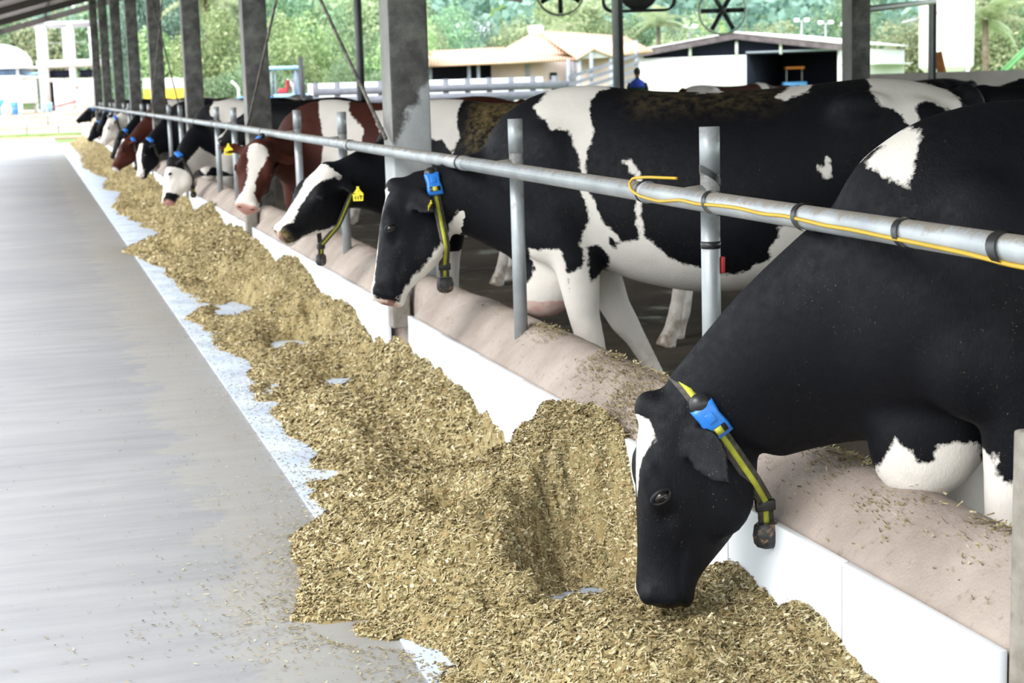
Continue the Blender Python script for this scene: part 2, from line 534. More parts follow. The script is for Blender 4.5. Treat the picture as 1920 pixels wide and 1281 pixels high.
# yellow cable taped to the rail
cab = empty('yellow_cable', (1.8, 4.9, 1.28), 0, 'thin yellow cable taped along the front of the neck rail', 'cable')
cp = [(1.25, 1.222), (1.8, 1.232), (2.3, 1.215), (2.55, 1.21), (2.75, 1.222), (2.81, 1.231), (2.97, 1.243), (3.18, 1.248), (3.30, 1.250), (3.43, 1.254), (3.58, 1.254), (3.67, 1.258), (3.80, 1.262), (3.92, 1.258), (4.08, 1.264), (4.23, 1.262),
      (4.36, 1.257), (4.48, 1.262), (4.58, 1.254), (4.66, 1.247), (4.74, 1.250), (4.82, 1.254)]
P = []
for y, z in cp:
    z0 = RAIL_Z(y); dz = np.clip(z - z0, -.025, .02)
    P.append((1.8 - sqrt(max(1e-6, .0335 ** 2 - dz ** 2)), y, z0 + dz))
P += [(1.763, 4.88, 1.268), (1.764, 4.905, 1.288), (1.770, 4.885, 1.306), (1.785, 4.80, 1.312), (1.80, 4.72, 1.313), (1.83, 4.67, 1.312)]
P = np.array(P)
tt = np.linspace(0, len(P) - 1, 220); ii = np.arange(len(P))
PP = np.stack([np.interp(tt, ii, P[:, k]) for k in range(3)], 1)
for _ in range(4): PP[1:-1] = (PP[:-2] + 2 * PP[1:-1] + PP[2:]) / 4
MB().tube(PP - np.array([1.8, 4.9, 1.28]), .0048, 8).build('cable', MATS['yellow_cable'], cab, True)
for y, w_ in ((2.86, .016), (3.24, .011), (3.74, .011), (4.31, .010)):
    s_ = .014
    r = [np.array([[.0385 * cos(a) if cos(a) < -.3 else .032 * cos(a), dd + s_ * sin(a), .0345 * sin(a)] for a in np.linspace(0, 2 * pi, 24, endpoint=False)]) + np.array([0, y - 4.9, RAIL_Z(y) - 1.28]) for dd in (-w_, w_)]
    MB().loft(r, False).build('tape', MATS['black_tape'], cab, True)
for dd in (-.012, .012):
    MB().tube([(0, 4.85 + dd - .004 - 4.9, RAIL_Z(4.85) - 1.28), (0, 4.85 + dd + .004 - 4.9, RAIL_Z(4.85) - 1.28)], .0345, 18).build('clamp', MATS['black_tape' if dd > 0 else 'steel_grey'], cab, True)

# ------------------------------------------------------------------ roof
roof = empty('roof', (0, 25, ROOF_Z(0)), 0, 'sheet metal barn roof on dark rafters', 'roof', kind='structure')
x0, x1, xr = -.95, 8.2, 16.6
pts = [(x0, ROOF_Z(x0)), (x1, ROOF_Z(x1)), (xr, ROOF_Z(x1) - 1.6)]
nx = 240
xs = np.linspace(x0, xr, nx)
zs = np.interp(xs, [p[0] for p in pts], [p[1] for p in pts])
m = MB()
ys = np.arange(-9, 51.9, .06)
def sheet(xa, xb):
    za, zb = np.interp([xa, xb], [p[0] for p in pts], [p[1] for p in pts])
    Y = np.arange(-9, 51.4, .09); c = np.where(np.arange(len(Y)) % 2, .018, -.018)
    V = np.concatenate([np.stack([np.full(len(Y), xa), Y, za + .10 + c], 1), np.stack([np.full(len(Y), xb), Y, zb + .10 + c], 1)])
    n = len(Y); i = np.arange(n - 1)
    m2 = MB(); m2.add(V, np.stack([i, i + 1, n + i + 1, n + i], 1))
    m2.add(V + np.array([0, 0, .012]), np.stack([i, n + i, n + i + 1, i + 1], 1))
    ob = m2.build('roof_sheet', MATS['roof_sheet'], roof); ob.location = (0, -25, -ROOF_Z(0))
for xa, xb in ((x0, 2.9), (2.85, x1), (x1, xr)): sheet(xa, xb)
for c in [-3.1, 2.93] + COLS + [56.5]:
    m = MB()
    for (xa, za), (xb, zb) in zip(pts[:-1], pts[1:]):
        m.prism([(xa, za + .05), (xb, zb + .05), (xb, zb - .13), (xa, za - .13)], 1, c + .06, c + .20)
    ob = m.build('rafter', MATS['rafter_steel'], roof); ob.location = (0, -25, -ROOF_Z(0))
for xa in np.arange(-.7, 15.2, 1.45):
    z = np.interp(xa, [p[0] for p in pts], [p[1] for p in pts])
    ob = MB().box((xa, 23.8, z + .055), (.07, 66, .075)).build('purlin', MATS['rafter_steel'], roof); ob.location = (0, -25, -ROOF_Z(0))

# ------------------------------------------------------------------ inner column, far poles, back wall
rt = MB().box((0, 0, 2.9), (.20, .22, 5.8), bev=.01).build('column', MATS['column_plain'])
rt.location = (7.8, 15.1, 0)
tag(rt, 'tall grey column inside the barn above the black cow\'s rump', 'column')
def pole(x, y, w_, h, lab):
    p = empty('steel_pole', (x, y, 0), 0, lab, 'pole', 'thin steel poles on the open side of the barn')
    MB().box((-w_ * .22, 0, h / 2), (w_ * .45, w_, h)).build('light_half', MATS['steel_grey'], p)  # left half of the pole light grey, right half dark
    MB().box((w_ * .22, -.01, h / 2), (w_ * .5, w_ * .9, h)).build('dark_half', MATS['steel_dark'], p)
pole(5.0, 26.1, .115, 4.9, 'thin steel pole left of the nearest thick column')
pole(8.0, 22.6, .13, 5.7, 'thin steel pole above the cow with the white shoulder band')
pole(12.0, 21.0, .085, 5.4, 'thin dark pole in front of the white silo')
o = MB().box((15.65, 21.4, .80), (8.9, .16, 1.59), rz=.0).build('wall_back', MATS['render_wall'])
tag(o, 'low rendered wall at the back of the barn', 'wall', kind='structure')

# ------------------------------------------------------------------ cows
def coat_material(name, base, base2, white=(.70, .65, .60), pinkc=(.50, .26, .22), dirt=.0, sheen=.0):
    m, nt, b = nodes_of(name, .52, .15)
    def attr(n):
        a = ND(nt, 'ShaderNodeAttribute', attribute_name=n); return a.outputs['Fac']
    hair = noise(nt, 40, 3, .6)
    edge = math_n(nt, 'MULTIPLY', math_n(nt, 'SUBTRACT', noise(nt, 26, 5, .7), .5), .055)
    wv = math_n(nt, 'ADD', attr('coat'), edge)
    wf = ramp(nt, math_n(nt, 'ADD', math_n(nt, 'MULTIPLY', wv, 12.0), .5), [(.44, 0.0), (.56, 1.0)])
    dark = ramp(nt, noise(nt, 3.0, 5), [(.3, base), (.7, base2)])
    wh = ramp(nt, noise(nt, 5, 6), [(.3, tuple(c * .88 for c in white)), (.65, white)])
    c = mixc(nt, wf, dark, wh)
    pk = math_n(nt, 'ADD', attr('pink'), math_n(nt, 'MULTIPLY', math_n(nt, 'SUBTRACT', noise(nt, 22, 4), .5), .3))
    c = mixc(nt, ramp(nt, pk, [(.35, 0.0), (.65, 1.0)]), c, pinkc)
    c = mixc(nt, ramp(nt, attr('dark'), [(.3, 0.0), (.7, 1.0)]), c, (.004, .004, .005))
    # dried feed and dust caught in the hair
    fleck = ramp(nt, noise(nt, 190, 2, .5), [(.69, 0.0), (.73, 1.0)])
    fleck = math_n(nt, 'MULTIPLY', fleck, ramp(nt, noise(nt, 5, 4), [(.48, 0.0), (.62, .8)]))
    c = mixc(nt, math_n(nt, 'MULTIPLY', fleck, .6), c, (.24, .18, .09))
    dm = math_n(nt, 'MULTIPLY', attr('dirt'), ramp(nt, noise(nt, 24, 7, .75), [(.42, 0.0), (.62, 1.0)]))
    c = mixc(nt, math_n(nt, 'MULTIPLY', dm, .9), c, (.19, .135, .055))
    mudm = math_n(nt, 'MULTIPLY', attr('mud'), ramp(nt, noise(nt, 11, 6, .7), [(.40, 0.0), (.62, 1.0)]))
    c = mixc(nt, mudm, c, (.16, .11, .065))
    nt.links.new(c, b.inputs['Base Color'])
    b.inputs['Sheen Weight'].default_value = sheen
    b.inputs['Sheen Roughness'].default_value = .45
    b.inputs['Sheen Tint'].default_value = (.75, .8, 1, 1)
    nt.links.new(ramp(nt, hair, [(.3, .5), (.7, .7)]), b.inputs['Roughness'])
    n1 = noise(nt, 180, 3, .6, stretch=(1, 1, .35)); n2 = noise(nt, 7, 4, .55)
    hh = math_n(nt, 'ADD', math_n(nt, 'MULTIPLY', n1, .22), math_n(nt, 'MULTIPLY', n2, .8))
    bump(nt, b, hh, .35, .02)
    return m
coat_material('coat_black', (.0022, .0024, .0040), (.0044, .0047, .0072))
coat_material('coat_red', (.036, .0085, .0052), (.064, .016, .0095), sheen=.0)
plain('lid_black', (.006, .006, .0075), .5, .25)
plain('lid_red', (.03, .008, .006), .5, .25)
m, nt, b = nodes_of('eye_wet', .10, .45)
nt.links.new(ramp(nt, noise(nt, 60, 2), [(.3, (.004, .003, .004)), (.7, (.012, .008, .008))]), b.inputs['Base Color'])
two_tone('strap_grey', (.05, .045, .038), (.09, .08, .068), 60, .8, .3, bmp=.3, bscale=400, bdist=.002)
plain('strap_yellow', (.42, .43, .045), .7, .3, var=.2, scale=40)
plain('tag_yellow', (.85, .70, .02), .4, .5, var=.05)
plain('tag_ink', (.10, .09, .01), .6, .3)
plain('blue_plastic', (.02, .17, .58), .32, .5, var=.08, scale=30)
two_tone('weight_black', (.02, .02, .022), (.035, .035, .037), 30, .5, .5, c3=(.20, .12, .07), scale3=55, lo3=.56, hi3=.64)

def cr(tab, n):
    """catmull-rom resample of rows (first column = parameter)"""
    tab = np.asarray(tab, float); x = tab[:, 0]
    q = np.linspace(x[0], x[-1], n)
    out = np.zeros((n, tab.shape[1])); out[:, 0] = q
    m = np.gradient(tab[:, 1:], x, axis=0)
    i = np.clip(np.searchsorted(x, q, side='right') - 1, 0, len(x) - 2)
    h = (x[i + 1] - x[i])[:, None]; t = ((q - x[i])[:, None]) / h
    a, b_ = tab[i, 1:], tab[i + 1, 1:]
    out[:, 1:] = (2 * t**3 - 3 * t**2 + 1) * a + (t**3 - 2 * t**2 + t) * h * m[i] + (-2 * t**3 + 3 * t**2) * b_ + (t**3 - t**2) * h * m[i + 1]
    return out

def sect(hw, up, dn, eu=2.0, el=2.0, n=32):
    a = np.arange(n) * 2 * pi / n
    c, s = np.cos(a), np.sin(a)
    e = np.where(s >= 0, eu, el)
    x = hw * np.sign(c) * np.abs(c) ** (2 / e)
    z = np.where(s >= 0, up, dn) * np.sign(s) * np.abs(s) ** (2 / e)
    return x, z

TORSO = [  # u, top, bottom, widest z, half width, upper exp, lower exp
    (-1.63, 1.30, 1.14, 1.22, .040, 2, 2), (-1.57, 1.385, 1.00, 1.20, .135, 2, 2), (-1.45, 1.44, .90, 1.18, .215, 2, 2), (-1.22, 1.475, .80, 1.16, .275, 2.1, 2),
    (-1.02, 1.462, .69, 1.06, .315, 1.9, 2), (-.78, 1.445, .615, .98, .365, 1.9, 2.05), (-.50, 1.44, .59, .96, .37, 1.9, 2.05), (-.25, 1.455, .63, .98, .335, 1.8, 2),
    (-.02, 1.485, .70, 1.02, .275, 1.65, 2), (.15, 1.465, .715, 1.04, .255, 1.7, 2), (.30, 1.40, .73, 1.03, .205, 1.9, 2), (.41, 1.29, .80, 1.03, .125, 2, 2), (.46, 1.17, .90, 1.03, .04, 2, 2)]
HEAD = [  # s (0 poll .. 1 nose), top n, bottom n, half width, upper exp, lower exp, widest n
    (-.10, .000, -.085, .035, 2, 2, -.04), (-.06, .034, -.130, .072, 2, 2, -.04), (.0, .056, -.180, .094, 2.2, 2, -.03), (.10, .066, -.225, .104, 2.4, 1.9, -.02), (.22, .070, -.250, .114, 2.6, 1.8, -.01),
    (.34, .068, -.258, .119, 2.6, 1.8, -.01), (.44, .064, -.252, .116, 2.5, 1.8, -.01), (.54, .060, -.232, .104, 2.4, 1.85, -.03), (.64, .056, -.200, .090, 2.3, 1.9, -.04), (.74, .053, -.160, .078, 2.2, 2, -.05), (.83, .051, -.125, .074, 2.3, 2.1, -.04),
    (.90, .051, -.108, .080, 2.4, 2.3, -.03), (.955, .042, -.098, .080, 2.5, 2.4, -.025), (.99, .018, -.078, .062, 2.4, 2.4, -.03), (1.005, -.002, -.050, .030, 2, 2, -.03)]

def laplace(V, E, it, lam=.5, mask=None, mu=None):
    n = len(V)
    deg = np.bincount(E.ravel(), minlength=n).astype(float)[:, None]
    for k in range(it):
        for f in ((lam,) if mu is None else (lam, mu)):
            S = np.zeros_like(V)
            for c in range(3):
                S[:, c] = np.bincount(E[:, 0], V[E[:, 1], c], n) + np.bincount(E[:, 1], V[E[:, 0], c], n)
            D = S / np.maximum(deg, 1) - V
            V = V + f * (D if mask is None else D * mask[:, None])
    return V

def unit(v): v = np.asarray(v, float); return v / np.linalg.norm(v)

def in_poly(P, poly):
    """signed distance, positive inside; P (n,2)"""
    poly = np.asarray(poly, float)
    d = np.full(len(P), 1e9); ins = np.zeros(len(P), bool)
    m = len(poly)
    for i in range(m):
        a, b_ = poly[i], poly[(i + 1) % m]
        e = b_ - a; w_ = P - a
        t = np.clip((w_ @ e) / (e @ e + 1e-12), 0, 1)
        d = np.minimum(d, np.linalg.norm(w_ - t[:, None] * e, axis=1))
        c1 = (a[1] <= P[:, 1]) & (b_[1] > P[:, 1]); c2 = (a[1] > P[:, 1]) & (b_[1] <= P[:, 1])
        cr_ = e[0] * w_[:, 1] - e[1] * w_[:, 0]
        ins ^= (c1 & (cr_ > 0)) | (c2 & (cr_ < 0))
    return np.where(ins, d, -d)

def ellip(P, c, r):
    q = np.linalg.norm((P - np.asarray(c)) / np.asarray(r), axis=1)
    return (1 - q) * min(r)

class CowShape: pass

def make_cow(label, W, fwd, poll, nose, ref, marks, coat='coat_black', S=1.0, vox=.016, floor=.05, earang=(-.1, -.1), group=None, head_L=None,
             collar=None, tags=(), legs=None, neck=(.36, .30), deep=1.0, crest=1.0, ear_a=-.30, ear_l=1.0, head_w=1.0, brisk=(.25, .755), tuft=1.0, neck_p1=None, mouth=None):
    """W = ground point under the withers; fwd = facing; poll/nose = world points of the head axis; ref = world vector roughly out of the forehead"""
    fwd = unit([fwd[0], fwd[1], 0]); up = np.array([0, 0, 1.]); lat = np.cross(up, fwd)   # lat = the cow's left
    B = np.stack([fwd, lat, up], 1) * S      # local -> world offset
    O = np.array([W[0], W[1], floor])
    toL = lambda p: np.linalg.solve(B, np.asarray(p, float) - O)
    p0 = toL(poll); p1 = toL(nose)
    a = unit(p1 - p0); L = np.linalg.norm(p1 - p0) if head_L is None else head_L
    k = L / .54 * head_w
    rl = np.linalg.solve(B, np.asarray(ref, float))
    n_ = unit(rl - a * (rl @ a)); l_ = np.cross(n_, a)           # l_ = head's left side
    if l_ @ np.array([0, 1, 0]) < 0 and abs(l_[1]) > .2: pass
    HM = np.stack([a, l_, n_], 1)                                  # head (s*L, lateral, n) -> local
    h2l = lambda s, v, n: p0 + a * (s * L) + l_ * v * k + n_ * n * k
    mb = MB()
    # torso
    T = cr(TORSO, 44); rings = []
    for u, top, bot, zw, hw, eu, el in T:
        x, z = sect(hw, top - zw, zw - bot, eu, el, 36)
        rings.append(np.stack([np.full_like(x, u), x, zw + z], 1))
    mb.loft(rings)
    # neck along a bezier
    P0 = np.array([-.02, 0, 1.06]); P3 = h2l(.03, 0, -.075)
    d = P3 - P0
    P1 = P0 + np.array([neck[0], 0, neck[0] * .45 * unit(d)[2] + .04]) if neck_p1 is None else np.array(neck_p1, float)
    P2 = P3 - unit(.75 * unit(d) + .25 * a) * neck[1]
    ts = np.linspace(0, 1.0, 26)
    C = ((1 - ts)**3)[:, None] * P0 + (3 * (1 - ts)**2 * ts)[:, None] * P1 + (3 * (1 - ts) * ts**2)[:, None] * P2 + (ts**3)[:, None] * P3
    Tn = np.gradient(C, axis=0); Tn /= np.linalg.norm(Tn, axis=1)[:, None]
    NK = cr([(0, .36, .36, .21), (.25, .31, .33, .185), (.5, .235, .28, .140), (.75, .175, .225, .108), (.92, .135, .185, .097), (1.0, .12, .165, .092)], 26)
    rings = []; nfr = []
    hn = n_ - .0 * a
    for i in range(26):
        t = Tn[i]
        g = (1 - ts[i]) * up + ts[i] * unit(n_ - a * .5)
        g = unit(g - t * (g @ t)); sd_ = np.cross(g, t)
        x, z = sect(NK[i, 3], NK[i, 1] * (1 - (1 - crest) * sstep(.15, .5, ts[i]) * (1 - sstep(.93, 1.0, ts[i]))), NK[i, 2] * (deep if .1 < ts[i] < .9 else 1), 1.9, 1.8, 32)
        rings.append(C[i] + x[:, None] * sd_ + z[:, None] * g); nfr.append((C[i], t, g, sd_))
    mb.loft(rings)
    # head
    Hd = cr(HEAD, 34); rings = []
    for s, tp, bt, hw, eu, el, wn in Hd:
        x, z = sect(hw, tp - wn, wn - bt, eu, el, 32)
        rings.append(p0 + a * (s * L) + (x * k)[:, None] * l_ + ((wn + z) * k)[:, None] * n_)
    mb.loft(rings)
    R = HM
    for sg in (-1, 1):
        mb.ell(h2l(.385, sg * .098, .018), np.array([.062, .030, .042]) * k, R)          # orbit
        mb.ell(h2l(.31, sg * .083, .048), np.array([.060, .036, .024]) * k, R)          # brow
        mb.ell(h2l(.40, sg * .066, -.15), np.array([.125, .042, .095]) * k, R)          # cheek
        mb.ell(h2l(.925, sg * .047, .020), np.array([.035, .034, .030]) * k, R)         # nostril wing
        # ear
        base = h2l(.10, sg * .095, -.045)
        ax = unit(l_ * sg * cos(earang[0 if sg < 0 else 1]) + (a * ear_a) + n_ * sin(earang[0 if sg < 0 else 1]))
        nrm = unit(np.cross(ax, n_ * .35 + a) * sg) if True else n_
        wd = unit(np.cross(nrm, ax))
        rg = []
        for t, wv in ((-.12, .026), (0, .034), (.15, .048), (.35, .066), (.55, .066), (.75, .054), (.90, .030), (1.0, .008)):
            c_ = base + ax * t * .205 * k * ear_l - up * .06 * t * t * k
            an = np.arange(14) * 2 * pi / 14
            th = .016 * (1 - .45 * max(t, 0))
            curl = -.30 * (np.cos(an) ** 2) * wv * .9
            rg.append(c_ + (np.cos(an) * wv * k)[:, None] * wd + ((np.sin(an) * th + curl + .3 * wv * .4) * k)[:, None] * nrm)
        mb.loft(rg)
    mb.ell(h2l(-.005, 0, .046), np.array([.052, .066, .046]) * k * tuft, R)            # poll
    mb.ell(h2l(.93, 0, -.088), np.array([.045, .050, .024]) * k, R)                       # lower lip
    mb.ell(h2l(.28, 0, -.20), np.array([.13, .060, .060]) * k, R)                        # throat
    # shoulders, hips, brisket, udder
    for sg in (-1, 1):
        mb.ell((.06, sg * .175, 1.02), (.17, .095, .32), np.array(Matrix.Rotation(.28, 3, 'Y')))
        mb.ell((.12, sg * .165, .88), (.15, .10, .16))
        mb.ell((-1.17, sg * .215, 1.36), (.13, .060, .075))
        mb.ell((-1.54, sg * .10, 1.335), (.07, .045, .060))
        mb.ell((-1.36, sg * .175, 1.04), (.235, .115, .36), np.array(Matrix.Rotation(-.18, 3, 'Y')))
        mb.ell((-1.13, sg * .20, .84), (.17, .105, .20))
    mb.ell((brisk[0], 0, brisk[1]), (.16, .11, .215), np.array(Matrix.Rotation(-.30, 3, "Y")))
    mb.ell((-1.10, 0, .62), (.21, .16, .15))
    for sx in (-.06, .08):
        for sg in (-1, 1): mb.tube([(-1.10 + sx, sg * .07, .52), (-1.10 + sx, sg * .075, .425)], [.02, .013], 8)
    lo = legs or {}
    for sg, nm in ((-1, 'fr'), (1, 'fl')):
        du, dv = lo.get(nm, (0, 0))
        q = [(.06, sg * .17, .98, .115), (.05, sg * .175, .86, .115), (.02, sg * .175, .76, .106), (.03, sg * .17, .62, .086), (.045, sg * .165, .50, .068), (.045, sg * .165, .43, .064), (.035, sg * .165, .36, .048), (.03, sg * .165, .25, .040), (.03, sg * .165, .16, .047), (.045, sg * .165, .10, .046), (.06, sg * .165, .05, .054), (.07, sg * .165, .0, .066)]
        pts = np.array([[u + du * sstep(.9, .0, z) , v + dv * sstep(.9, 0, z), z] for u, v, z, r in q])
        mb.tube(pts, [r for *_, r in q], 14)
    for sg, nm in ((-1, 'hr'), (1, 'hl')):
        du, dv = lo.get(nm, (0, 0))
        q = [(-1.32, sg * .17, 1.05, .17), (-1.24, sg * .19, .90, .16), (-1.22, sg * .195, .78, .125), (-1.30, sg * .18, .66, .092), (-1.42, sg * .17, .56, .070), (-1.475, sg * .165, .49, .058), (-1.465, sg * .165, .40, .047), (-1.44, sg * .165, .27, .041), (-1.42, sg * .165, .16, .048), (-1.40, sg * .165, .10, .046), (-1.38, sg * .165, .05, .054), (-1.365, sg * .165, .0, .066)]
        pts = np.array([[u + du * sstep(.9, .0, z), v + dv * sstep(.9, 0, z), z] for u, v, z, r in q])
        mb.tube(pts, [r for *_, r in q], 14)
    mb.tube([(-1.55, 0, 1.42), (-1.62, 0, 1.40), (-1.665, 0, 1.30), (-1.68, 0, 1.1), (-1.675, .01, .8), (-1.67, .02, .62), (-1.66, .02, .5), (-1.66, .02, .42)], [.045, .042, .034, .026, .021, .03, .04, .012], 10)
    V, F = mb.arrays()
    # one continuous surface
    me0 = mesh_np('tmp', V * S, F)
    ob = bpy.data.objects.new('tmp', me0); COL.objects.link(ob)
    md = ob.modifiers.new('r', 'REMESH'); md.mode = 'VOXEL'; md.voxel_size = vox
    dg = bpy.context.evaluated_depsgraph_get()
    me = bpy.data.meshes.new_from_object(ob.evaluated_get(dg))
    bpy.data.objects.remove(ob, do_unlink=True); bpy.data.meshes.remove(me0)
    n = len(me.vertices)
    co = np.empty(n * 3, np.float32); me.vertices.foreach_get('co', co); V = co.reshape(-1, 3).astype(float) / S
    E_ = np.empty(len(me.edges) * 2, np.int32); me.edges.foreach_get('vertices', E_); E_ = E_.reshape(-1, 2)
    # smoother on the trunk than on the head
    hc = (V - p0) @ HM; hs, hv, hn_ = hc[:, 0] / L, hc[:, 1] / k, hc[:, 2] / k
    ishead = (hs > -.02) & (hs < 1.1) & (np.abs(hv) < .30) & (hn_ > -.30) & (hn_ < .2)
    headw = np.where(ishead, sstep(-.02, .14, hs), 0)
    base_it = int(round(.05 / vox)) + 1
    V = laplace(V, E_, base_it, .5)
    trunk = (1 - headw) * sstep(.5, .8, V[:, 2]) * (1 - .7 * sstep(.8, 1.0, ts_near(V, P3, .25)))
    V = laplace(V, E_, int(.35 / vox), .5, trunk)
    # face relief
    hc = (V - p0) @ HM; hs, hv, hn_ = hc[:, 0] / L, hc[:, 1] / k, hc[:, 2] / k
    def dent(c, r, d_, dirv):
        q = np.sqrt(((hs - c[0]) * .54 / r[0])**2 + ((hv - c[1]) / r[1])**2 + ((hn_ - c[2]) / r[2])**2)
        return (d_ * np.exp(-(q**2) * 1.5))[:, None] * dirv * k
    dark = np.zeros(n); pink = np.zeros(n)
    for sg in (-1, 1):
        V = V + dent((.975, sg * .043, .014), (.014, .016, .012), .020, -a * .9 - l_ * sg * .2)
        V = V + dent((.68, sg * .075, -.055), (.06, .03, .02), .006, -l_ * sg)
        V = V + dent((.50, sg * .105, -.01), (.035, .03, .025), .010, -l_ * sg)
        q = np.sqrt(((hs - .985) * .54 / .015)**2 + ((hv - sg * .045) / .014)**2 + ((hn_ - .016) / .010)**2)
        dark = np.maximum(dark, np.clip(1.6 - q, 0, 1))
    mouth_l = np.abs(hn_ + .066 + .10 * (hs - .95)) + 1e-3
    V = V - (np.exp(-(mouth_l / .006)**2) * sstep(.74, .80, hs) * .006 * ishead)[:, None] * (l_ * np.sign(hv)[:, None] * .7 + a * .5)
    dark = np.maximum(dark, np.exp(-(mouth_l / .0035)**2) * sstep(.76, .84, hs) * ishead * .75)
    # coat
    D = dict(u=V[:, 0], v=V[:, 1], w=V[:, 2], s=hs, hv=hv, hn=hn_, head=ishead & (hs > .0), P=V)
    coatv, pk, dirt = marks(D)
    pink = np.maximum(pink, pk)
    mud = np.clip((.42 - V[:, 2]) / .42, 0, 1) * (V[:, 2] < .45) * (~ishead) * (V[:, 0] < .35)
    co = (V * S).astype(np.float32)
    me.vertices.foreach_set('co', co.ravel())
    for nm, val in (('coat', coatv), ('pink', pink), ('dark', dark), ('dirt', dirt), ('mud', mud)):
        at = me.attributes.new(nm, 'FLOAT', 'POINT'); at.data.foreach_set('value', np.asarray(val, np.float32))
    me.polygons.foreach_set('use_smooth', np.ones(len(me.polygons), bool))
    me.update()
    me.materials.clear(); me.materials.append(MATS[coat])
    root = empty('cow', tuple(O), atan2(fwd[1], fwd[0]), label, 'cow', group)
    body = link('body', me, None, root)
    # eyes with dark lids
    for sg in (-1, 1):
        c_ = h2l(.405, sg * .1085, .018) * S
        x1 = unit(n_ * .75 + a * .66); x2 = np.cross(l_, x1); x2 = x2 if x2 @ a < 0 else -x2
        Re = np.stack([x1, l_, x2], 1)
        mbx = MB().ell((0, 0, 0), np.array([.026, .021, .0185]) * k * S, Re, 16, 12)
        e = mbx.build('eye', MATS['eye_wet'], root, True)
        e.location = Vector(tuple(c_ + (l_ * sg) * .0045 * k * S))
        if vox < .019:
            for q0, q1, rr_ in ((0, 2 * pi, .0046), (.2, pi - .2, .0066)):
                an = np.linspace(q0, q1, 25)
                pts = (c_ + l_ * sg * .0165 * k * S)[None] + (np.cos(an) * .0275 * k * S)[:, None] * x1 + (np.sin(an) * .0150 * k * S)[:, None] * x2 - (np.abs(np.cos(an)) ** 2 * .007 * k * S)[:, None] * (l_ * sg)
                MB().tube(pts, rr_ * k * S, 8, q0 > 0).build('eyelid', MATS['lid_black' if coat == 'coat_black' else 'lid_red'], root, True)
    sh = CowShape()
    sh.root = root; sh.V = co; sh.me = me; sh.S = S; sh.k = k; sh.h2l = h2l; sh.l = l_; sh.n = n_; sh.a = a; sh.nfr = nfr; sh.C = C; sh.up = up; sh.earang = earang; sh.ear_a = ear_a
    if collar is not None: add_collar(sh, **collar)
    for t in tags: add_tag(sh, **t)
    return sh

def ts_near(V, P, r): return np.clip(1 - np.linalg.norm(V - P, axis=1) / (2 * r), 0, 1)

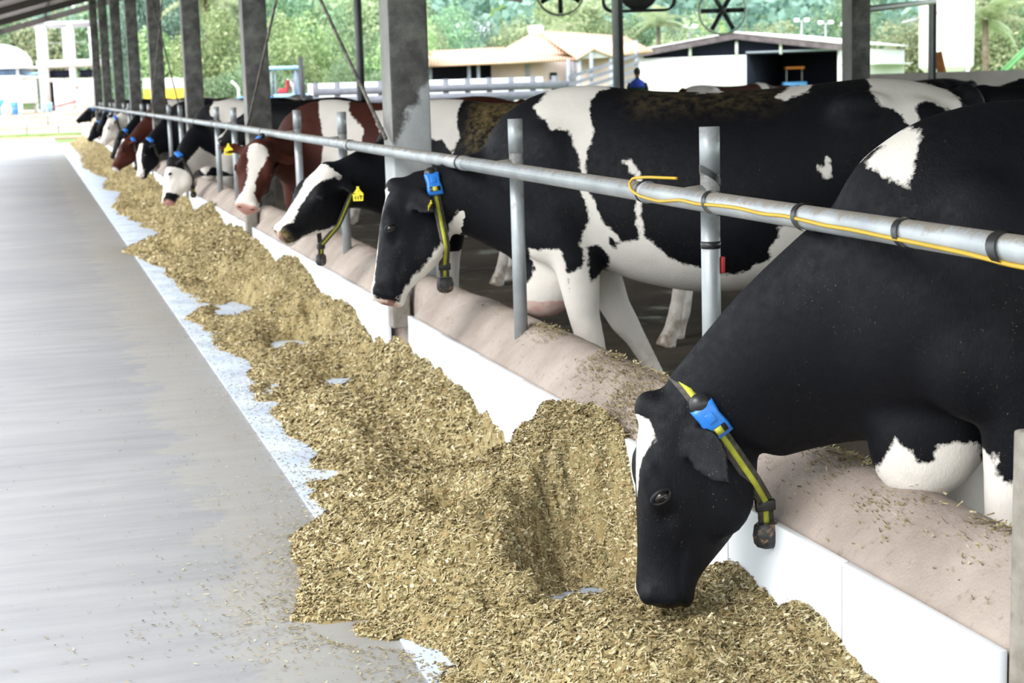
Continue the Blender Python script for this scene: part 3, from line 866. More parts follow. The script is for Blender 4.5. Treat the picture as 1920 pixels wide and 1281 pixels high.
def add_collar(sh, top=(-.12, -.04), bot=(.50, -.31), drop=.05, tang=None, simple=False, side=1, shift=0.0, weight=True, width=.040):
    """strap around the throat behind the ears; side=+1: transponder on the cow's left"""
    bvh = BVHTree.FromPolygons([Vector(v) for v in sh.V.tolist()], [tuple(p.vertices) for p in sh.me.polygons])
    S, k = sh.S, sh.k
    crest = sh.h2l(top[0], 0, top[1]); throat = sh.h2l(bot[0], 0, bot[1])
    c = (crest * .45 + throat * .55) * S
    e1 = unit(crest - throat); e2 = unit(sh.l - e1 * (sh.l @ e1)); ax = np.cross(e1, e2)
    pts = []
    N = 48
    for i in range(N):
        an = 2 * pi * i / N
        d = e1 * cos(an) + e2 * sin(an)
        hit = bvh.ray_cast(Vector(c), Vector(d), .6)
        # last surface outward
        r = 0.0; org = Vector(c)
        best = .14
        q = bvh.ray_cast(Vector(c + d * .30), Vector(-d), .30)
        if q[0] is not None: best = (Vector(c) - q[0]).length
        pts.append(best)
    r = np.minimum(np.array(pts), .26)
    r = np.minimum(r, np.convolve(np.concatenate([r[-3:], r, r[:3]]), np.ones(7) / 7, 'valid') + .012) + .006
    an = 2 * pi * np.arange(N) / N
    P2 = np.stack([r * np.cos(an), r * np.sin(an)], 1)
    down = np.linalg.solve(np.stack([e1, e2, ax], 1), np.array([0, 0, -1.]))
    bi = int(np.argmax(P2 @ unit(down[:2])))
    wpt = P2[bi] + unit(down[:2]) * drop
    # convex hull of the loop plus the weight point keeps the strap taut
    Q = np.concatenate([P2, wpt[None]])
    idx = hull(Q); H = Q[idx]
    seg = np.linalg.norm(np.roll(H, -1, 0) - H, axis=1); cum = np.concatenate([[0], np.cumsum(seg)])
    M = 96
    tt = np.linspace(0, cum[-1], M, endpoint=False)
    Hc = np.concatenate([H, H[:1]])
    L2 = np.stack([np.interp(tt, cum, Hc[:, j]) for j in range(2)], 1)
    for _ in range(2): L2 = (np.roll(L2, 1, 0) + 2 * L2 + np.roll(L2, -1, 0)) / 4
    P3 = c + L2[:, :1] * e1 + L2[:, 1:] * e2
    nrm = np.stack([L2[:, 1] - np.roll(L2[:, 1], 1), -(L2[:, 0] - np.roll(L2[:, 0], 1))], 1)
    cen = L2.mean(0); sgn = np.sign(((L2 - cen) * nrm).sum(1))[:, None]
    nrm = nrm * sgn; nrm /= np.linalg.norm(nrm, axis=1)[:, None] + 1e-9
    N3 = nrm[:, :1] * e1 + nrm[:, 1:] * e2
    def band(w0, off, th):
        rings = [P3 + N3 * o_ + ax * q for o_, q in ((off, -w0), (off + th, -w0), (off + th, w0), (off, w0))]
        V = np.concatenate(rings); m = MB(); Q_ = []
        for j in range(4):
            for i in range(M):
                Q_.append([j * M + i, j * M + (i + 1) % M, ((j + 1) % 4) * M + (i + 1) % M, ((j + 1) % 4) * M + i])
        return m.add(V, Q_)
    wdt = width * S * .5
    strap = band(wdt, 0, .004).build('collar', MATS['strap_grey'], sh.root, True)
    if not simple:
        band(wdt * .36, .0041, .0012).build('stripe', MATS['strap_yellow'], strap, True)
    # transponder
    lat3 = sh.l * side
    target = unit(e1 * .62 + lat3 * .78) if tang is None else unit(e1 * cos(tang) + lat3 * sin(tang))
    i = int(np.argmax((P3 - c) @ target))
    t3 = unit(P3[(i + 1) % M] - P3[i - 1]); nn = N3[i]; 
    if (t3 @ e1) < 0: t3 = -t3
    Mx = np.stack([np.cross(t3, nn), t3, nn], 1)
    base = P3[i] + nn * .004
    m = MB()
    rg = []
    for y, wv, h in ((-.045, .031, .016), (-.02, .031, .021), (.01, .027, .024), (.035, .030, .024), (.045, .030, .020)):
        x, z = sect(wv, h, 0.002, 5, 5, 20)
        rg.append(np.stack([x, np.full_like(x, y), z + .002], 1))
    m.loft(rg)
    V, F = m.arrays(); m2 = MB(); m2.V = [V @ Mx.T * S * 1.08 + base]; m2.Q = m.Q; m2.T = m.T; m2.n = m.n
    m2.build('transponder', MATS['blue_plastic'], strap, True)
    if not simple:
        MB().box(base + Mx @ np.array([0, -.028, .0262]) * S, np.array([.046, .020, .002]) * S, M=Mx).build('slot', MATS['black_plastic'], strap)
        MB().box(base + Mx @ np.array([0, -.028, .0272]) * S, np.array([.020, .0195, .002]) * S, M=Mx).build('stripe', MATS['strap_yellow'], strap)
        MB().box(base + Mx @ np.array([0, .012, .0285]) * S, np.array([.022, .026, .004]) * S, M=Mx, bev=.0015).build('button', MATS['blue_plastic'], strap)
    MB().ell(base + Mx @ np.array([0, .050, .006]) * S, np.array([.031, .030, .022]) * S, Mx).build('cap', MATS['black_plastic'], strap, True)
    # hanging weight
    if weight:
        j = int(np.argmin(P3 @ np.array([0, 0, 1.])))
        wp = P3[j]; dn = unit(np.array([0, 0, -1.]) + .12 * unit(wp - c)); sx = unit(ax - dn * (ax @ dn)); ny = np.cross(dn, sx)
        Mw = np.stack([sx, ny, -dn], 1)
        MB().box(wp + dn * .012, (.054 * S, .020 * S, .030 * S), M=Mw, bev=.004).build('buckle', MATS['black_plastic'], strap)
        MB().box(wp + dn * .043, (.040 * S, .008 * S, .040 * S), M=Mw).build('strap_end', MATS['strap_grey'], strap)
        MB().box(wp + dn * .043, (.014 * S, .0105 * S, .040 * S), M=Mw).build('stripe', MATS['strap_yellow'], strap)
        MB().box(wp + dn * .060, (.050 * S, .013 * S, .004 * S), M=Mw).build('wire_loop', MATS['steel_grey'], strap)
        m = MB(); rg = []
        for z, wv in ((.0, .026), (.004, .031), (.03, .036), (.052, .034), (.064, .026), (.070, .012)):
            an = np.arange(24) * 2 * pi / 24
            rib = 1 + .06 * np.sign(np.cos(an * 8))
            rg.append(wp + dn * (.058 + z) * S + ((np.cos(an) * wv * rib)[:, None] * sx + (np.sin(an) * wv * .72 * rib)[:, None] * ny) * S)
        m.loft(rg).build('weight', MATS['weight_black'], strap)
    return strap

def hull(P):
    idx = sorted(range(len(P)), key=lambda i: (P[i][0], P[i][1]))
    def half(ids):
        h = []
        for i in ids:
            while len(h) > 1:
                a, b_ = P[h[-2]], P[h[-1]]
                if (b_[0] - a[0]) * (P[i][1] - a[1]) - (b_[1] - a[1]) * (P[i][0] - a[0]) <= 0: h.pop()
                else: break
            h.append(i)
        return h
    lo = half(idx); hi = half(idx[::-1])
    return lo[:-1] + hi[:-1]

def add_tag(sh, side=1, t=.45, size=1.0, face=None, num=''):
    k, S = sh.k, sh.S
    ea = sh.earang[1 if side > 0 else 0]
    base = sh.h2l(.10, side * .095, -.045)
    ax = unit(sh.l * side * cos(ea) + (sh.a * sh.ear_a) + sh.n * sin(ea))
    c = (base + ax * t * .205 * k - sh.up * .06 * t * t * k) * S
    f = unit(face) if face is not None else unit(sh.n * .35 + sh.a)
    Rz = sh.root.matrix_basis.to_3x3().inverted() if face is not None else None
    if Rz is not None:
        f = np.array(Rz @ Vector(f))
    upv = unit(np.array([0, 0, 1.]) - f * f[2]); sx = np.cross(upv, f)
    sz = .055 * size
    poly = [(-.5, -1.05), (.5, -1.05), (.55, -.3), (.28, -.02), (.14, .18), (.12, .42), (-.12, .42), (-.14, .18), (-.28, -.02), (-.55, -.3)]
    V = []
    for d in (.030, .0325):
        for x, y in poly: V.append(c + sx * x * sz + upv * y * sz + f * d * size)
    n = len(poly)
    Q = [[i, (i + 1) % n, n + (i + 1) % n, n + i] for i in range(n)]
    m = MB().add(V, Q)
    for o_ in (0, n):
        cc = np.mean(V[o_:o_ + n], axis=0)
        m.add([cc] + V[o_:o_ + n], (), [[0, 1 + i, 1 + (i + 1) % n] for i in range(n)])
    tg = m.build('ear_tag', MATS['tag_yellow'], sh.root)
    # faint digits as small raised bars
    for q, x in enumerate((-.27, 0, .27)):
        MB().box(c + sx * x * sz - upv * .72 * sz + f * .0332 * size, (.10 * sz, .34 * sz, .0008), M=np.stack([sx, upv, f], 1)).build('digit_stroke', MATS['tag_ink'], tg)
    MB().ell(c + f * .033 * size, (.006, .006, .004)).build('stud', MATS['tag_yellow'], tg, True)

# ------------------------------------------------------------------ the herd: every coat drawn on the animal itself (side view u = forward, w = up)
def Z_(D): return np.zeros(len(D['u']))
def side(D, poly, sg=1, feather=0.0):
    """polygon on one flank (sg=+1 the cow's left)"""
    d = in_poly(np.stack([D['u'], D['w']], 1), poly)
    return d if sg == 0 else np.minimum(d, D['v'] * sg + .03)

def blaze(D, pts):
    """white strip down the face: (s, half width on the left, half width on the right)"""
    s = D['s']; P = np.array(pts)
    hl = np.interp(s, P[:, 0], P[:, 1], left=-.2, right=-.2); hr = np.interp(s, P[:, 0], P[:, 2], left=-.2, right=-.2)
    d = np.minimum(hl - D['hv'], hr + D['hv'])
    d = np.minimum(d, (D['hn'] + .03) * 1.5)
    return np.where(D['head'], d, -1)

def blobs(D, L):
    c = np.full(len(D['u']), -1.0)
    for cc, rr in L: c = np.maximum(c, ellip(D['P'], cc, rr))
    return c
def muzzle_pink(D, s0=.90): return np.where(D['head'], np.clip((D['s'] - s0) * 12, 0, 1), 0.0)
def jaw_white(D, a=.12, b_=1.0, n0=-.17):
    lim = np.interp(D['s'], [.0, .30, .5, .7, .85, 1.0], [-.28, -.235, -.200, -.135, -.092, -.070])
    return np.where(D['head'] & (D['s'] > a), (lim - D['hn']) * .8, -1)

def marks1(D):
    c = blaze(D, [(.03, .04, .05), (.08, .075, .06), (.14, .085, .05), (.2, .075, .03), (.33, .035, .012), (.46, -.004, -.004)])
    c = np.maximum(c, side(D, [(.362, 1.345), (.331, 1.375), (.30, 1.42), (.24, 1.42), (.243, 1.385), (.262, 1.350), (.278, 1.322), (.288, 1.285), (.311, 1.297), (.347, 1.317)], 0))
    c = np.maximum(c, side(D, [(.17, .64), (.12, .60), (.06, .585), (.02, .62), (-.02, .66), (-.06, .65), (-.1, .62), (-.2, .5), (-.2, -.1), (.3, -.1), (.2, .4), (.13, .5)], 0))
    br = side(D, [(.33, .60), (.30, .67), (.262, .645), (.25, .615), (.215, .62), (.20, .66), (.10, .66), (.06, .50), (.10, .40), (.36, .45)], 0)
    c = np.maximum(c, br)
    c = np.maximum(c, np.where(D['head'], np.minimum((D['s'] - .90) * .5, -D['hv'] - .02), -1))
    c = np.maximum(c, blobs(D, [((-.8, -.3, 1.0), (.3, .15, .4)), ((-1.3, .2, .6), (.5, .3, .35))]))
    return c, Z_(D), np.where(D['head'], np.clip((D['s'] - .95) * 15, 0, 1) * .8, 0)

A2 = [(.193, 1.398), (.159, 1.429), (.13, 1.50), (-.05, 1.56), (-.14, 1.54), (-.122, 1.467), (-.079, 1.448), (-.058, 1.418), (-.061, 1.357), (-.085, 1.275), (-.062, 1.204), (-.059, 1.123), (-.065, 1.046), (-.103, .989), (-.112, .948), (-.137, .906), (-.184, .864), (-.203, .834), (-.242, .835), (-.277, .844),
      (-.279, .897), (-.272, .949), (-.277, 1.011), (-.281, 1.071), (-.272, 1.108), (-.245, 1.130), (-.220, 1.168), (-.256, 1.168), (-.290, 1.122), (-.306, 1.071), (-.303, 1.011), (-.295, .949), (-.302, .908), (-.309, .866), (-.348, .819), (-.408, .770), (-.478, .736), (-.538, .721), (-.607, .692), (-.658, .691), (-.709, .702), (-.752, .735), (-.813, .755), (-.816, .809), (-.852, .845), (-.853, .897),
      (-.95, .92), (-1.1, .80), (-1.2, .7), (-1.75, .6), (-1.75, -.2), (.2, -.2), (.03, .45), (.035, .704), (-.028, .713), (-.04, .766), (-.028, .83), (-.041, .878), (-.071, .915), (-.063, .968), (-.032, 1.051), (-.037, 1.123), (-.025, 1.184), (.006, 1.256), (.029, 1.292), (.082, 1.304), (.097, 1.294), (.125, 1.335), (.168, 1.357)]
def marks2(D):
    c = side(D, A2, 0)
    spots = np.maximum(side(D, [(-.062, .807), (-.094, .813), (-.139, .774), (-.127, .713), (-.060, .655), (-.052, .73)], 1), side(D, [(-.155, .852), (-.188, .828), (-.180, .790), (-.152, .818)], 1))
    c = np.where(D['v'] > 0, np.minimum(c, -spots), c)
    c = np.maximum(c, side(D, [(.199, .797), (.061, .801), (.036, .758), (.034, .704), (.018, .607), (-.02, .40), (.33, .40), (.30, .60), (.24, .64), (.208, .705), (.222, .742)], 0))
    for p in ([(-.832, 1.406), (-.90, 1.47), (-.99, 1.50), (-.96, 1.426), (-.865, 1.394)], [(-1.183, 1.50), (-1.353, 1.50), (-1.458, 1.46), (-1.56, 1.38), (-1.58, 1.298), (-1.498, 1.352), (-1.436, 1.375), (-1.384, 1.36), (-1.405, 1.293), (-1.391, 1.252), (-1.353, 1.291), (-1.332, 1.326), (-1.25, 1.371), (-1.218, 1.414)],
              [(-1.001, 1.135), (-1.032, 1.13), (-1.047, 1.17), (-1.06, 1.123), (-1.06, 1.092), (-1.033, 1.082)], [(-.48, 1.47), (-.62, 1.47), (-.6, 1.43), (-.5, 1.435)]):
        c = np.maximum(c, side(D, p, 1))
    c = np.maximum(c, blaze(D, [(.03, .03, .05), (.09, .05, .05), (.14, .028, .05), (.28, .012, .05), (.4, .004, .05), (.5, .018, .05), (.8, .026, .05), (.93, .045, .06), (1.0, .06, .06)]))
    c = np.maximum(c, jaw_white(D, .12))
    dirt = sstep(1.30, 1.42, D['w']) * sstep(-.15, -.30, D['u']) * (1 - sstep(-.75, -.95, D['u']) * .0) * sstep(-1.0, -.7, D['u']) * .30
    pk = np.where(D['head'], np.clip((D['s'] - .945) * 20, 0, 1) * .55, 0.0)
    pk = np.maximum(pk, np.where((D['w'] < .56) & (D['u'] > .0) & (D['u'] < .4) & ~D['head'] & (np.abs(D['v']) < .1), .55, 0))
    return c, pk, dirt

def marks3(D):
    c = blaze(D, [(-.05, .09, .09), (.05, .10, .085), (.2, .085, .06), (.4, .055, .04), (.6, .045, .035), (.8, .05, .04), (.9, .04, .05), (1., .0, .05)])
    c = np.maximum(c, side(D, [(.05, 1.6), (-.14, 1.6), (-.13, 1.36), (-.17, 1.25), (-.13, 1.16), (-.05, 1.24), (.1, 1.25), (.12, 1.4)], 0))
    c = np.maximum(c, jaw_white(D, .25))
    c = np.maximum(c, np.where(D['w'] < .55, .1, -1) * np.where(D['u'] < .3, 1, 0) + np.where(D['u'] < .3, 0, -1))
    dirt = sstep(1.05, 1.30, D['w']) * sstep(-.15, -.28, D['u'])
    pk = np.where(D['head'] & (D['hv'] < .02), np.clip((D['s'] - .93) * 20, 0, 1) * .5, 0.0)
    dirt = np.maximum(dirt, np.where(D['head'], np.clip((D['s'] - .93) * 18, 0, 1), 0))
    return c, pk, dirt

def marks4(D):
    c = blaze(D, [(-.02, -.05, -.05), (.04, .055, .06), (.15, .075, .065), (.3, .06, .05), (.45, .035, .035), (.6, .028, .03), (.75, .035, .04), (.85, .07, .07), (.9, .2, .2), (1., .2, .2)])
    c = np.maximum(c, np.where(D['head'], (D['s'] - .84) * .5, -1))
    c = np.maximum(c, jaw_white(D, .55))
    c = np.maximum(c, side(D, [(.10, 1.6), (-.14, 1.6), (-.22, 1.38), (-.38, 1.24), (-.34, 1.0), (-.24, .7), (-.3, .4), (.1, .4), (.0, .8), (-.02, 1.02), (-.04, 1.16), (.0, 1.3), (.03, 1.38)], 0))
    c = np.maximum(c, side(D, [(-.42, 1.38), (-.50, 1.38), (-.64, 1.20), (-.66, 1.05), (-.56, 1.06), (-.52, 1.2)], 0))
    c = np.maximum(c, np.where((D['w'] < .6) & (D['u'] < .35), .1, -1))
    pk = muzzle_pink(D, .88) * .75
    return c, pk, Z_(D)

def marks5(D):
    c = blaze(D, [(.2, .0, .2), (.3, .09, .2), (.5, .11, .2), (.8, .07, .2), (1., .02, .2)])
    c = np.maximum(c, np.where(D['head'], np.minimum(.11 - np.abs(D['s'] - .55) * .3, np.where(D['hv'] > -.2, .06, -1)) - np.clip((D['hn'] + .1) * -.3, 0, .2), -1))
    c = np.where(D['head'] & (D['s'] < .22), -.1, c)
    c = np.where(D['head'] & (D['s'] > .78) & (D['hv'] > .01) & (D['hn'] < .02), -.05, c)
    c = np.maximum(c, side(D, [(.10, 1.6), (-.35, 1.6), (-.35, 1.3), (-.2, 1.25), (-.15, 1.0), (-.3, .8), (-.1, .6), (.2, .72), (.3, .62), (.42, .75), (.28, .95), (.12, .82), (.0, .9), (-.02, 1.1), (.06, 1.25), (.18, 1.3), (.2, 1.36)], 0))
    c = np.maximum(c, np.where((D['w'] < .6) & (D['u'] < .35), .1, -1))
    c = np.maximum(c, np.where(D['head'], -1, ellip(D['P'], (.62, 0, .72), (.18, .2, .12))))
    return c, muzzle_pink(D, .9) * .7, Z_(D)

def marks6(D):
    c = blaze(D, [(.0, .05, .05), (.3, .07, .07), (.6, .05, .05), (1., .08, .08)])
    c = np.maximum(c, blobs(D, [((-.5, 0, 1.3), (.2, .5, .4))]))
    return c, muzzle_pink(D, .93) * .5, Z_(D)
def marks7(D):
    c = blaze(D, [(-.02, .05, .05), (.06, .055, .055), (.16, .02, .02), (.22, -.02, -.02)])
    c = np.maximum(c, np.where(D['head'], np.minimum(.03 - np.abs(D['s'] - .5) * .2, .02 - np.abs(D['hv'])), -1))
    c = np.maximum(c, np.where(D['head'], (D['s'] - .965) * .5, -1))
    c = np.maximum(c, blobs(D, [((-.15, 0, 1.45), (.2, .4, .14))]))
    return c, muzzle_pink(D, .96) * .7, Z_(D)
def marks8(D):
    return blobs(D, [((-.7, 0, 1.2), (.15, .5, .4))]), Z_(D), Z_(D)
def marks9(D):
    c = np.where(D['u'] > .28, .2, -.1)
    c = np.maximum(c, blobs(D, [((-.2, 0, 1.3), (.3, .5, .3))]))
    ear = np.where((np.abs(D['hv']) > .13) & (D['s'] < .2), -1, 1)
    return np.minimum(c, ear), muzzle_pink(D, .93) * .6, np.where(D['head'] & (D['s'] < .5), .25, 0)
def marks_black(D): return blobs(D, [((-.6, 0, .5), (.5, .3, .2))]), Z_(D), Z_(D)
def marks_mix(seed):
    r = np.random.default_rng(seed)
    L = [((r.uniform(-1.5, .1), r.uniform(-.2, .2), r.uniform(.9, 1.5)), (r.uniform(.12, .35), r.uniform(.25, .5), r.uniform(.15, .4))) for _ in range(5)] + [((-.7, 0, .2), (1.2, .5, .45))]
    def f(D):
        c = np.maximum(blobs(D, L), blaze(D, [(.05, .04, .04), (.5, .03, .03), (1., .07, .07)]))
        return c, Z_(D), Z_(D)
    return f

ROW = 'cows lined up at the feed rail'
COW1 = make_cow('nearest black cow, muzzle buried in the feed, white triangle on forehead', (2.28, 3.60), (-.96, .28), (1.523, 3.99, .767), (1.474, 3.975, .252), (-1, .22, .35), marks1, vox=.009, brisk=(.19, .705), deep=1.22, group=ROW,
                collar=dict(side=1, tang=1.62), ear_l=.85, ear_a=.25, earang=(-.30, -.55), legs=dict(fl=(-.02, 0), fr=(.05, 0)))
COW2 = make_cow('black cow with a white shoulder band and white forelegs, head in profile over the curb', (2.38, 7.21), (-.87, .48), (1.603, 7.467, 1.150), (1.449, 7.327, .655), (-1, .3, .5), marks2, vox=.013, S=1.04, neck_p1=(.34, 0, 1.00), brisk=(.17, .68), group=ROW,
                crest=.72, collar=dict(side=1, tang=1.50, top=(-.12, -.11), bot=(.6, -.27)), ear_l=.75, ear_a=.15, earang=(-.3, -.75), legs=dict(fl=(-.15, 0), fr=(-.34, 0)), tags=[dict(side=1, t=.5, size=.6, face=(.5, -.6, -.1))])
COW3 = make_cow('black cow with a broad white blaze and a yellow ear tag, feed on its muzzle', (2.42, 10.02), (-.86, .51), (1.70, 9.95, 1.12), (1.36, 9.78, .77), (-.62, -.42, .62), marks3, vox=.016, group=ROW, neck_p1=(.30, 0, 1.0),
                collar=dict(side=1, top=(-.12, -.12), bot=(.55, -.25), drop=.10), earang=(-.2, -.35), tags=[dict(side=1, t=.62, size=1.05, face=(-.25, -1, .05))])
COW4 = make_cow('red and white cow facing the camera with a pink nose and yellow tag', (2.30, 13.42), (-.88, .47), (1.69, 13.02, 1.19), (1.54, 12.87, .715), (-.16, -1, .40), marks4, 'coat_red', vox=.018, group=ROW, neck_p1=(.30, 0, 1.02), crest=.75, head_w=1.2,
                collar=dict(side=-1, top=(-.1, -.12), bot=(.5, -.26), simple=True), earang=(.0, -.1), tags=[dict(side=-1, t=.6, size=1.1, face=(-.1, -1, .05))])
COW5 = make_cow('black and white cow eating with a white face, blue transponder behind its poll', (2.24, 19.85), (-.96, .28), (1.54, 19.411, .856), (1.407, 19.17, .40), (-1, .12, .45), marks5, vox=.020, group=ROW, collar=dict(side=1, simple=True), earang=(-.2, -.3))
COW6 = make_cow('black and white cow\'s head partly hidden behind a rail post', (2.33, 25.2), (-.96, .28), (1.574, 24.871, .899), (1.478, 24.634, .45), (-.85, -.35, .42), marks6, vox=.024, group=ROW, collar=dict(side=1, simple=True, weight=False))
COW7 = make_cow('reddish brown cow with its head down, small white star, green and blue collar', (2.25, 28.1), (-.97, .22), (1.497, 27.832, .885), (1.243, 27.624, .453), (-1, -.1, .5), marks7, 'coat_red', vox=.022, group=ROW, collar=dict(side=1, simple=True))
COW8 = make_cow('all black cow eating just behind the reddish brown cow', (2.36, 31.9), (-.97, .22), (1.607, 31.483, .92), (1.404, 31.271, .50), (-1, -.1, .5), marks8, vox=.026, group=ROW, collar=dict(side=1, simple=True, weight=False))
COW9 = make_cow('white-headed cow with its pale muzzle in the feed', (2.33, 35.6), (-.97, .22), (1.617, 35.406, 1.12), (1.40, 35.20, .66), (-1, -.2, .5), marks9, vox=.026, group=ROW, collar=dict(side=1, simple=True, weight=False))
COW12 = make_cow('dark cow between the white-headed cow and the far end, blue transponder showing', (2.52, 42.6), (-.98, .2), (1.822, 42.499, 1.19), (1.60, 42.292, .77), (-1, -.1, .6), marks_black, vox=.03, group=ROW, collar=dict(side=1, simple=True, weight=False))
COW10 = make_cow('second farthest black cow at the feed, head down, blue on its neck', (2.5, 47.9), (-.98, .2), (1.769, 47.708, .86), (1.53, 47.515, .43), (-1, -.1, .5), marks_black, vox=.03, group=ROW, collar=dict(side=1, simple=True, weight=False))
COW11 = make_cow('farthest black cow, head held out level over the feed', (2.5, 52.2), (-.98, .2), (1.773, 51.971, 1.232), (1.363, 51.824, .903), (-.5, 0, .9), marks_black, vox=.03, group=ROW, collar=dict(side=1, simple=True, weight=False))

def stander(label, W, ang, marks, coat='coat_black', S=1.0, head=(.84, 1.36, .40, -.30), turn=0.0, **kw):
    f = np.array([cos(ang), sin(ang), 0]); fh = np.array([cos(ang + turn), sin(ang + turn), 0])
    p = np.array([W[0], W[1], .05]) + f * head[0] * S + np.array([0, 0, head[1] * S]); q = p + fh * head[2] * S + np.array([0, 0, head[3] * S])
    return make_cow(label, W, f, p, q, fh * .6 + np.array([0, 0, 1.]), marks, coat, S, vox=.028, group='cows standing farther inside the barn', **kw)
stander('black and white cow standing behind the second column', (3.05, 26.5), 2.2, marks_mix(3))
stander('red cow whose back shows between the third and fourth columns', (3.5, 34.2), 2.9, marks_mix(9), 'coat_red', .96)
stander('dark red cow standing right of the third column', (3.1, 29.6), 2.75, marks_mix(5), 'coat_red', .98)
stander('pale-backed cow standing left of the fourth column', (3.0, 41.2), 2.8, marks_mix(12))
stander('black cow standing far back near the end columns', (3.0, 46.4), 2.9, marks8)
stander('white-backed cow standing behind the red cow\'s neck', (3.0, 17.4), 2.72, marks_mix(21), S=.98)
stander('black cow at the right, head up before the low wall', (7.24, 10.35), 2.75, marks8, S=1.0, head=(.80, 1.40, .44, -.22), earang=(.1, .1))
stander('black cow behind the one at the right edge', (8.4, 11.7), 2.9, marks_mix(31), S=1.02, head=(.80, 1.40, .44, -.14))
stander('pale cow whose back shows below the dark shed door', (10.3, 20.2), 2.6, marks_mix(41), S=1.0)
stander('cow farthest back on the right, below the shed', (10.4, 23.2), .4, marks_mix(44), 'coat_red', 1.0)

# ------------------------------------------------------------------ chopped feed
def feed_material():
    m, nt, b = nodes_of('chopped_feed', .85, .2)
    a = ND(nt, 'ShaderNodeAttribute', attribute_name='tone').outputs['Fac']
    n = noise(nt, 130, 3, .6)
    t = math_n(nt, 'ADD', a, math_n(nt, 'MULTIPLY', math_n(nt, 'SUBTRACT', n, .5), .5))
    c = ramp(nt, t, [(.0, (.075, .053, .022)), (.25, (.165, .124, .054)), (.5, (.30, .235, .113)), (.75, (.435, .36, .20)), (1.0, (.66, .585, .40))])
    g = ramp(nt, noise(nt, 55, 2), [(.56, 0.0), (.68, .5)])
    c = mixc(nt, g, c, (.21, .215, .10))
    g = ramp(nt, noise(nt, 43, 2), [(.60, 0.0), (.70, .5)])
    c = mixc(nt, g, c, (.36, .21, .085))
    nt.links.new(c, b.inputs['Base Color'])
    bump(nt, b, noise(nt, 160, 4, .7), .8, .006)
    return m
feed_material()

FR = np.array([(2.2, .22), (3.36, .21), (3.69, .26), (4.0, .24), (4.2, .27), (4.5, .15), (4.85, .18), (5.05, .47), (5.4, .54), (5.73, .46), (6.2, .33), (6.92, .26), (7.44, .27), (8.34, .31), (8.9, .23), (9.34, .18), (9.97, .30), (11.1, .29),
               (12.0, .43), (13.2, .29), (14.8, .38), (16.8, .34), (17.8, .50), (19.5, .25), (21.5, .40), (24, .28), (27, .40), (30, .30), (34, .42), (38, .33), (44, .42), (52, .36), (61, .3), (62, .05)])
FL = np.array([(2.2, .70), (3.0, .78), (4.3, .88), (4.54, .86), (4.7, .66), (4.97, .58), (5.3, .68), (5.57, .74), (5.95, .78), (6.26, .98), (6.67, .93), (7.3, 1.13), (8, 1.08), (9, .96), (9.8, 1.14), (10.8, 1.0), (12.2, .96), (12.75, 1.10), (15.9, 1.08), (17.8, .80), (19.9, 1.34), (22.5, 1.15), (25, 1.05), (29, 1.36), (31, 1.15), (34, 1.38), (40, 1.1), (48, 1.3), (62, 1.24)])
CRATERS = [(1.56, 4.72, .24, .40, 1.0), (1.56, 6.42, .24, .58, 1.0), (1.55, 8.90, .20, .50, 1.0), (1.50, 10.5, .20, .60, 1.0), (1.37, 12.4, .22, .75, 1.0), (1.46, 8.05, .12, .18, .7), (1.35, 14.2, .16, .4, .9), (1.42, 19.2, .22, .7, 1.0), (1.30, 17.0, .12, .3, .7),
           (1.40, 24.7, .2, .8, .9), (1.25, 27.6, .2, .8, .8), (1.4, 31.2, .2, .9, .9), (1.4, 35, .2, 1.0, .7), (1.30, 5.35, .10, .16, .35), (1.12, 7.3, .10, .16, .5), (1.45, 7.3, .12, .2, .4), (1.2, 11.4, .12, .25, .6)]
def feed_h(x, y):
    x = np.asarray(x, float); y = np.asarray(y, float)
    R = np.interp(y, FR[:, 0], FR[:, 1]); L = np.interp(y, FL[:, 0], FL[:, 1])
    L = L + .10 * fbm2(y * 1.7, x * 0 + 1.3, 21, 3)
    t = (x - L) / (1.8 - L)
    tt = np.clip(t, 0, 1.3)
    f = 1 - (1 - np.clip(tt, 0, 1)) ** 1.7
    f = f * sstep(0, .12, tt)
    h = R * (.34 * f + .66 * f * tt ** 1.7)
    mound = .16 * np.exp(-(((x - 1.33) / .22)**2 + ((y - 3.75) / .42)**2)) + .10 * np.exp(-(((x - 1.25) / .25)**2 + ((y - 4.9) / .6)**2)) + .03 * np.exp(-(((x - 1.25) / .2)**2 + ((y - 5.6) / .35)**2)) + .08 * np.exp(-(((x - 1.25) / .2)**2 + ((y - 7.6) / .5)**2))
    h = h + mound * sstep(0, .3, tt)
    env = sstep(-.02, .25, tt)
    h = h + env * (.055 * fbm2(x * 2.6, y * 2.0, 31, 3) + .034 * fbm2(x * 9, y * 8, 32, 3))
    for cx, cy, rx, ry, k in CRATERS:
        q = np.sqrt(((x - cx) / rx)**2 + ((y - cy) / ry)**2) + .42 * fbm2(x * 7, y * 5, 40 + int(cx * 10), 4)
        h = h * (1 - k * (1 - sstep(.50, 1.35, q)))
    h = np.where(h > .004, h, -.012)
    edge = (tt <= 0.004) | (x < L)
    return np.where(edge, -.012, h)

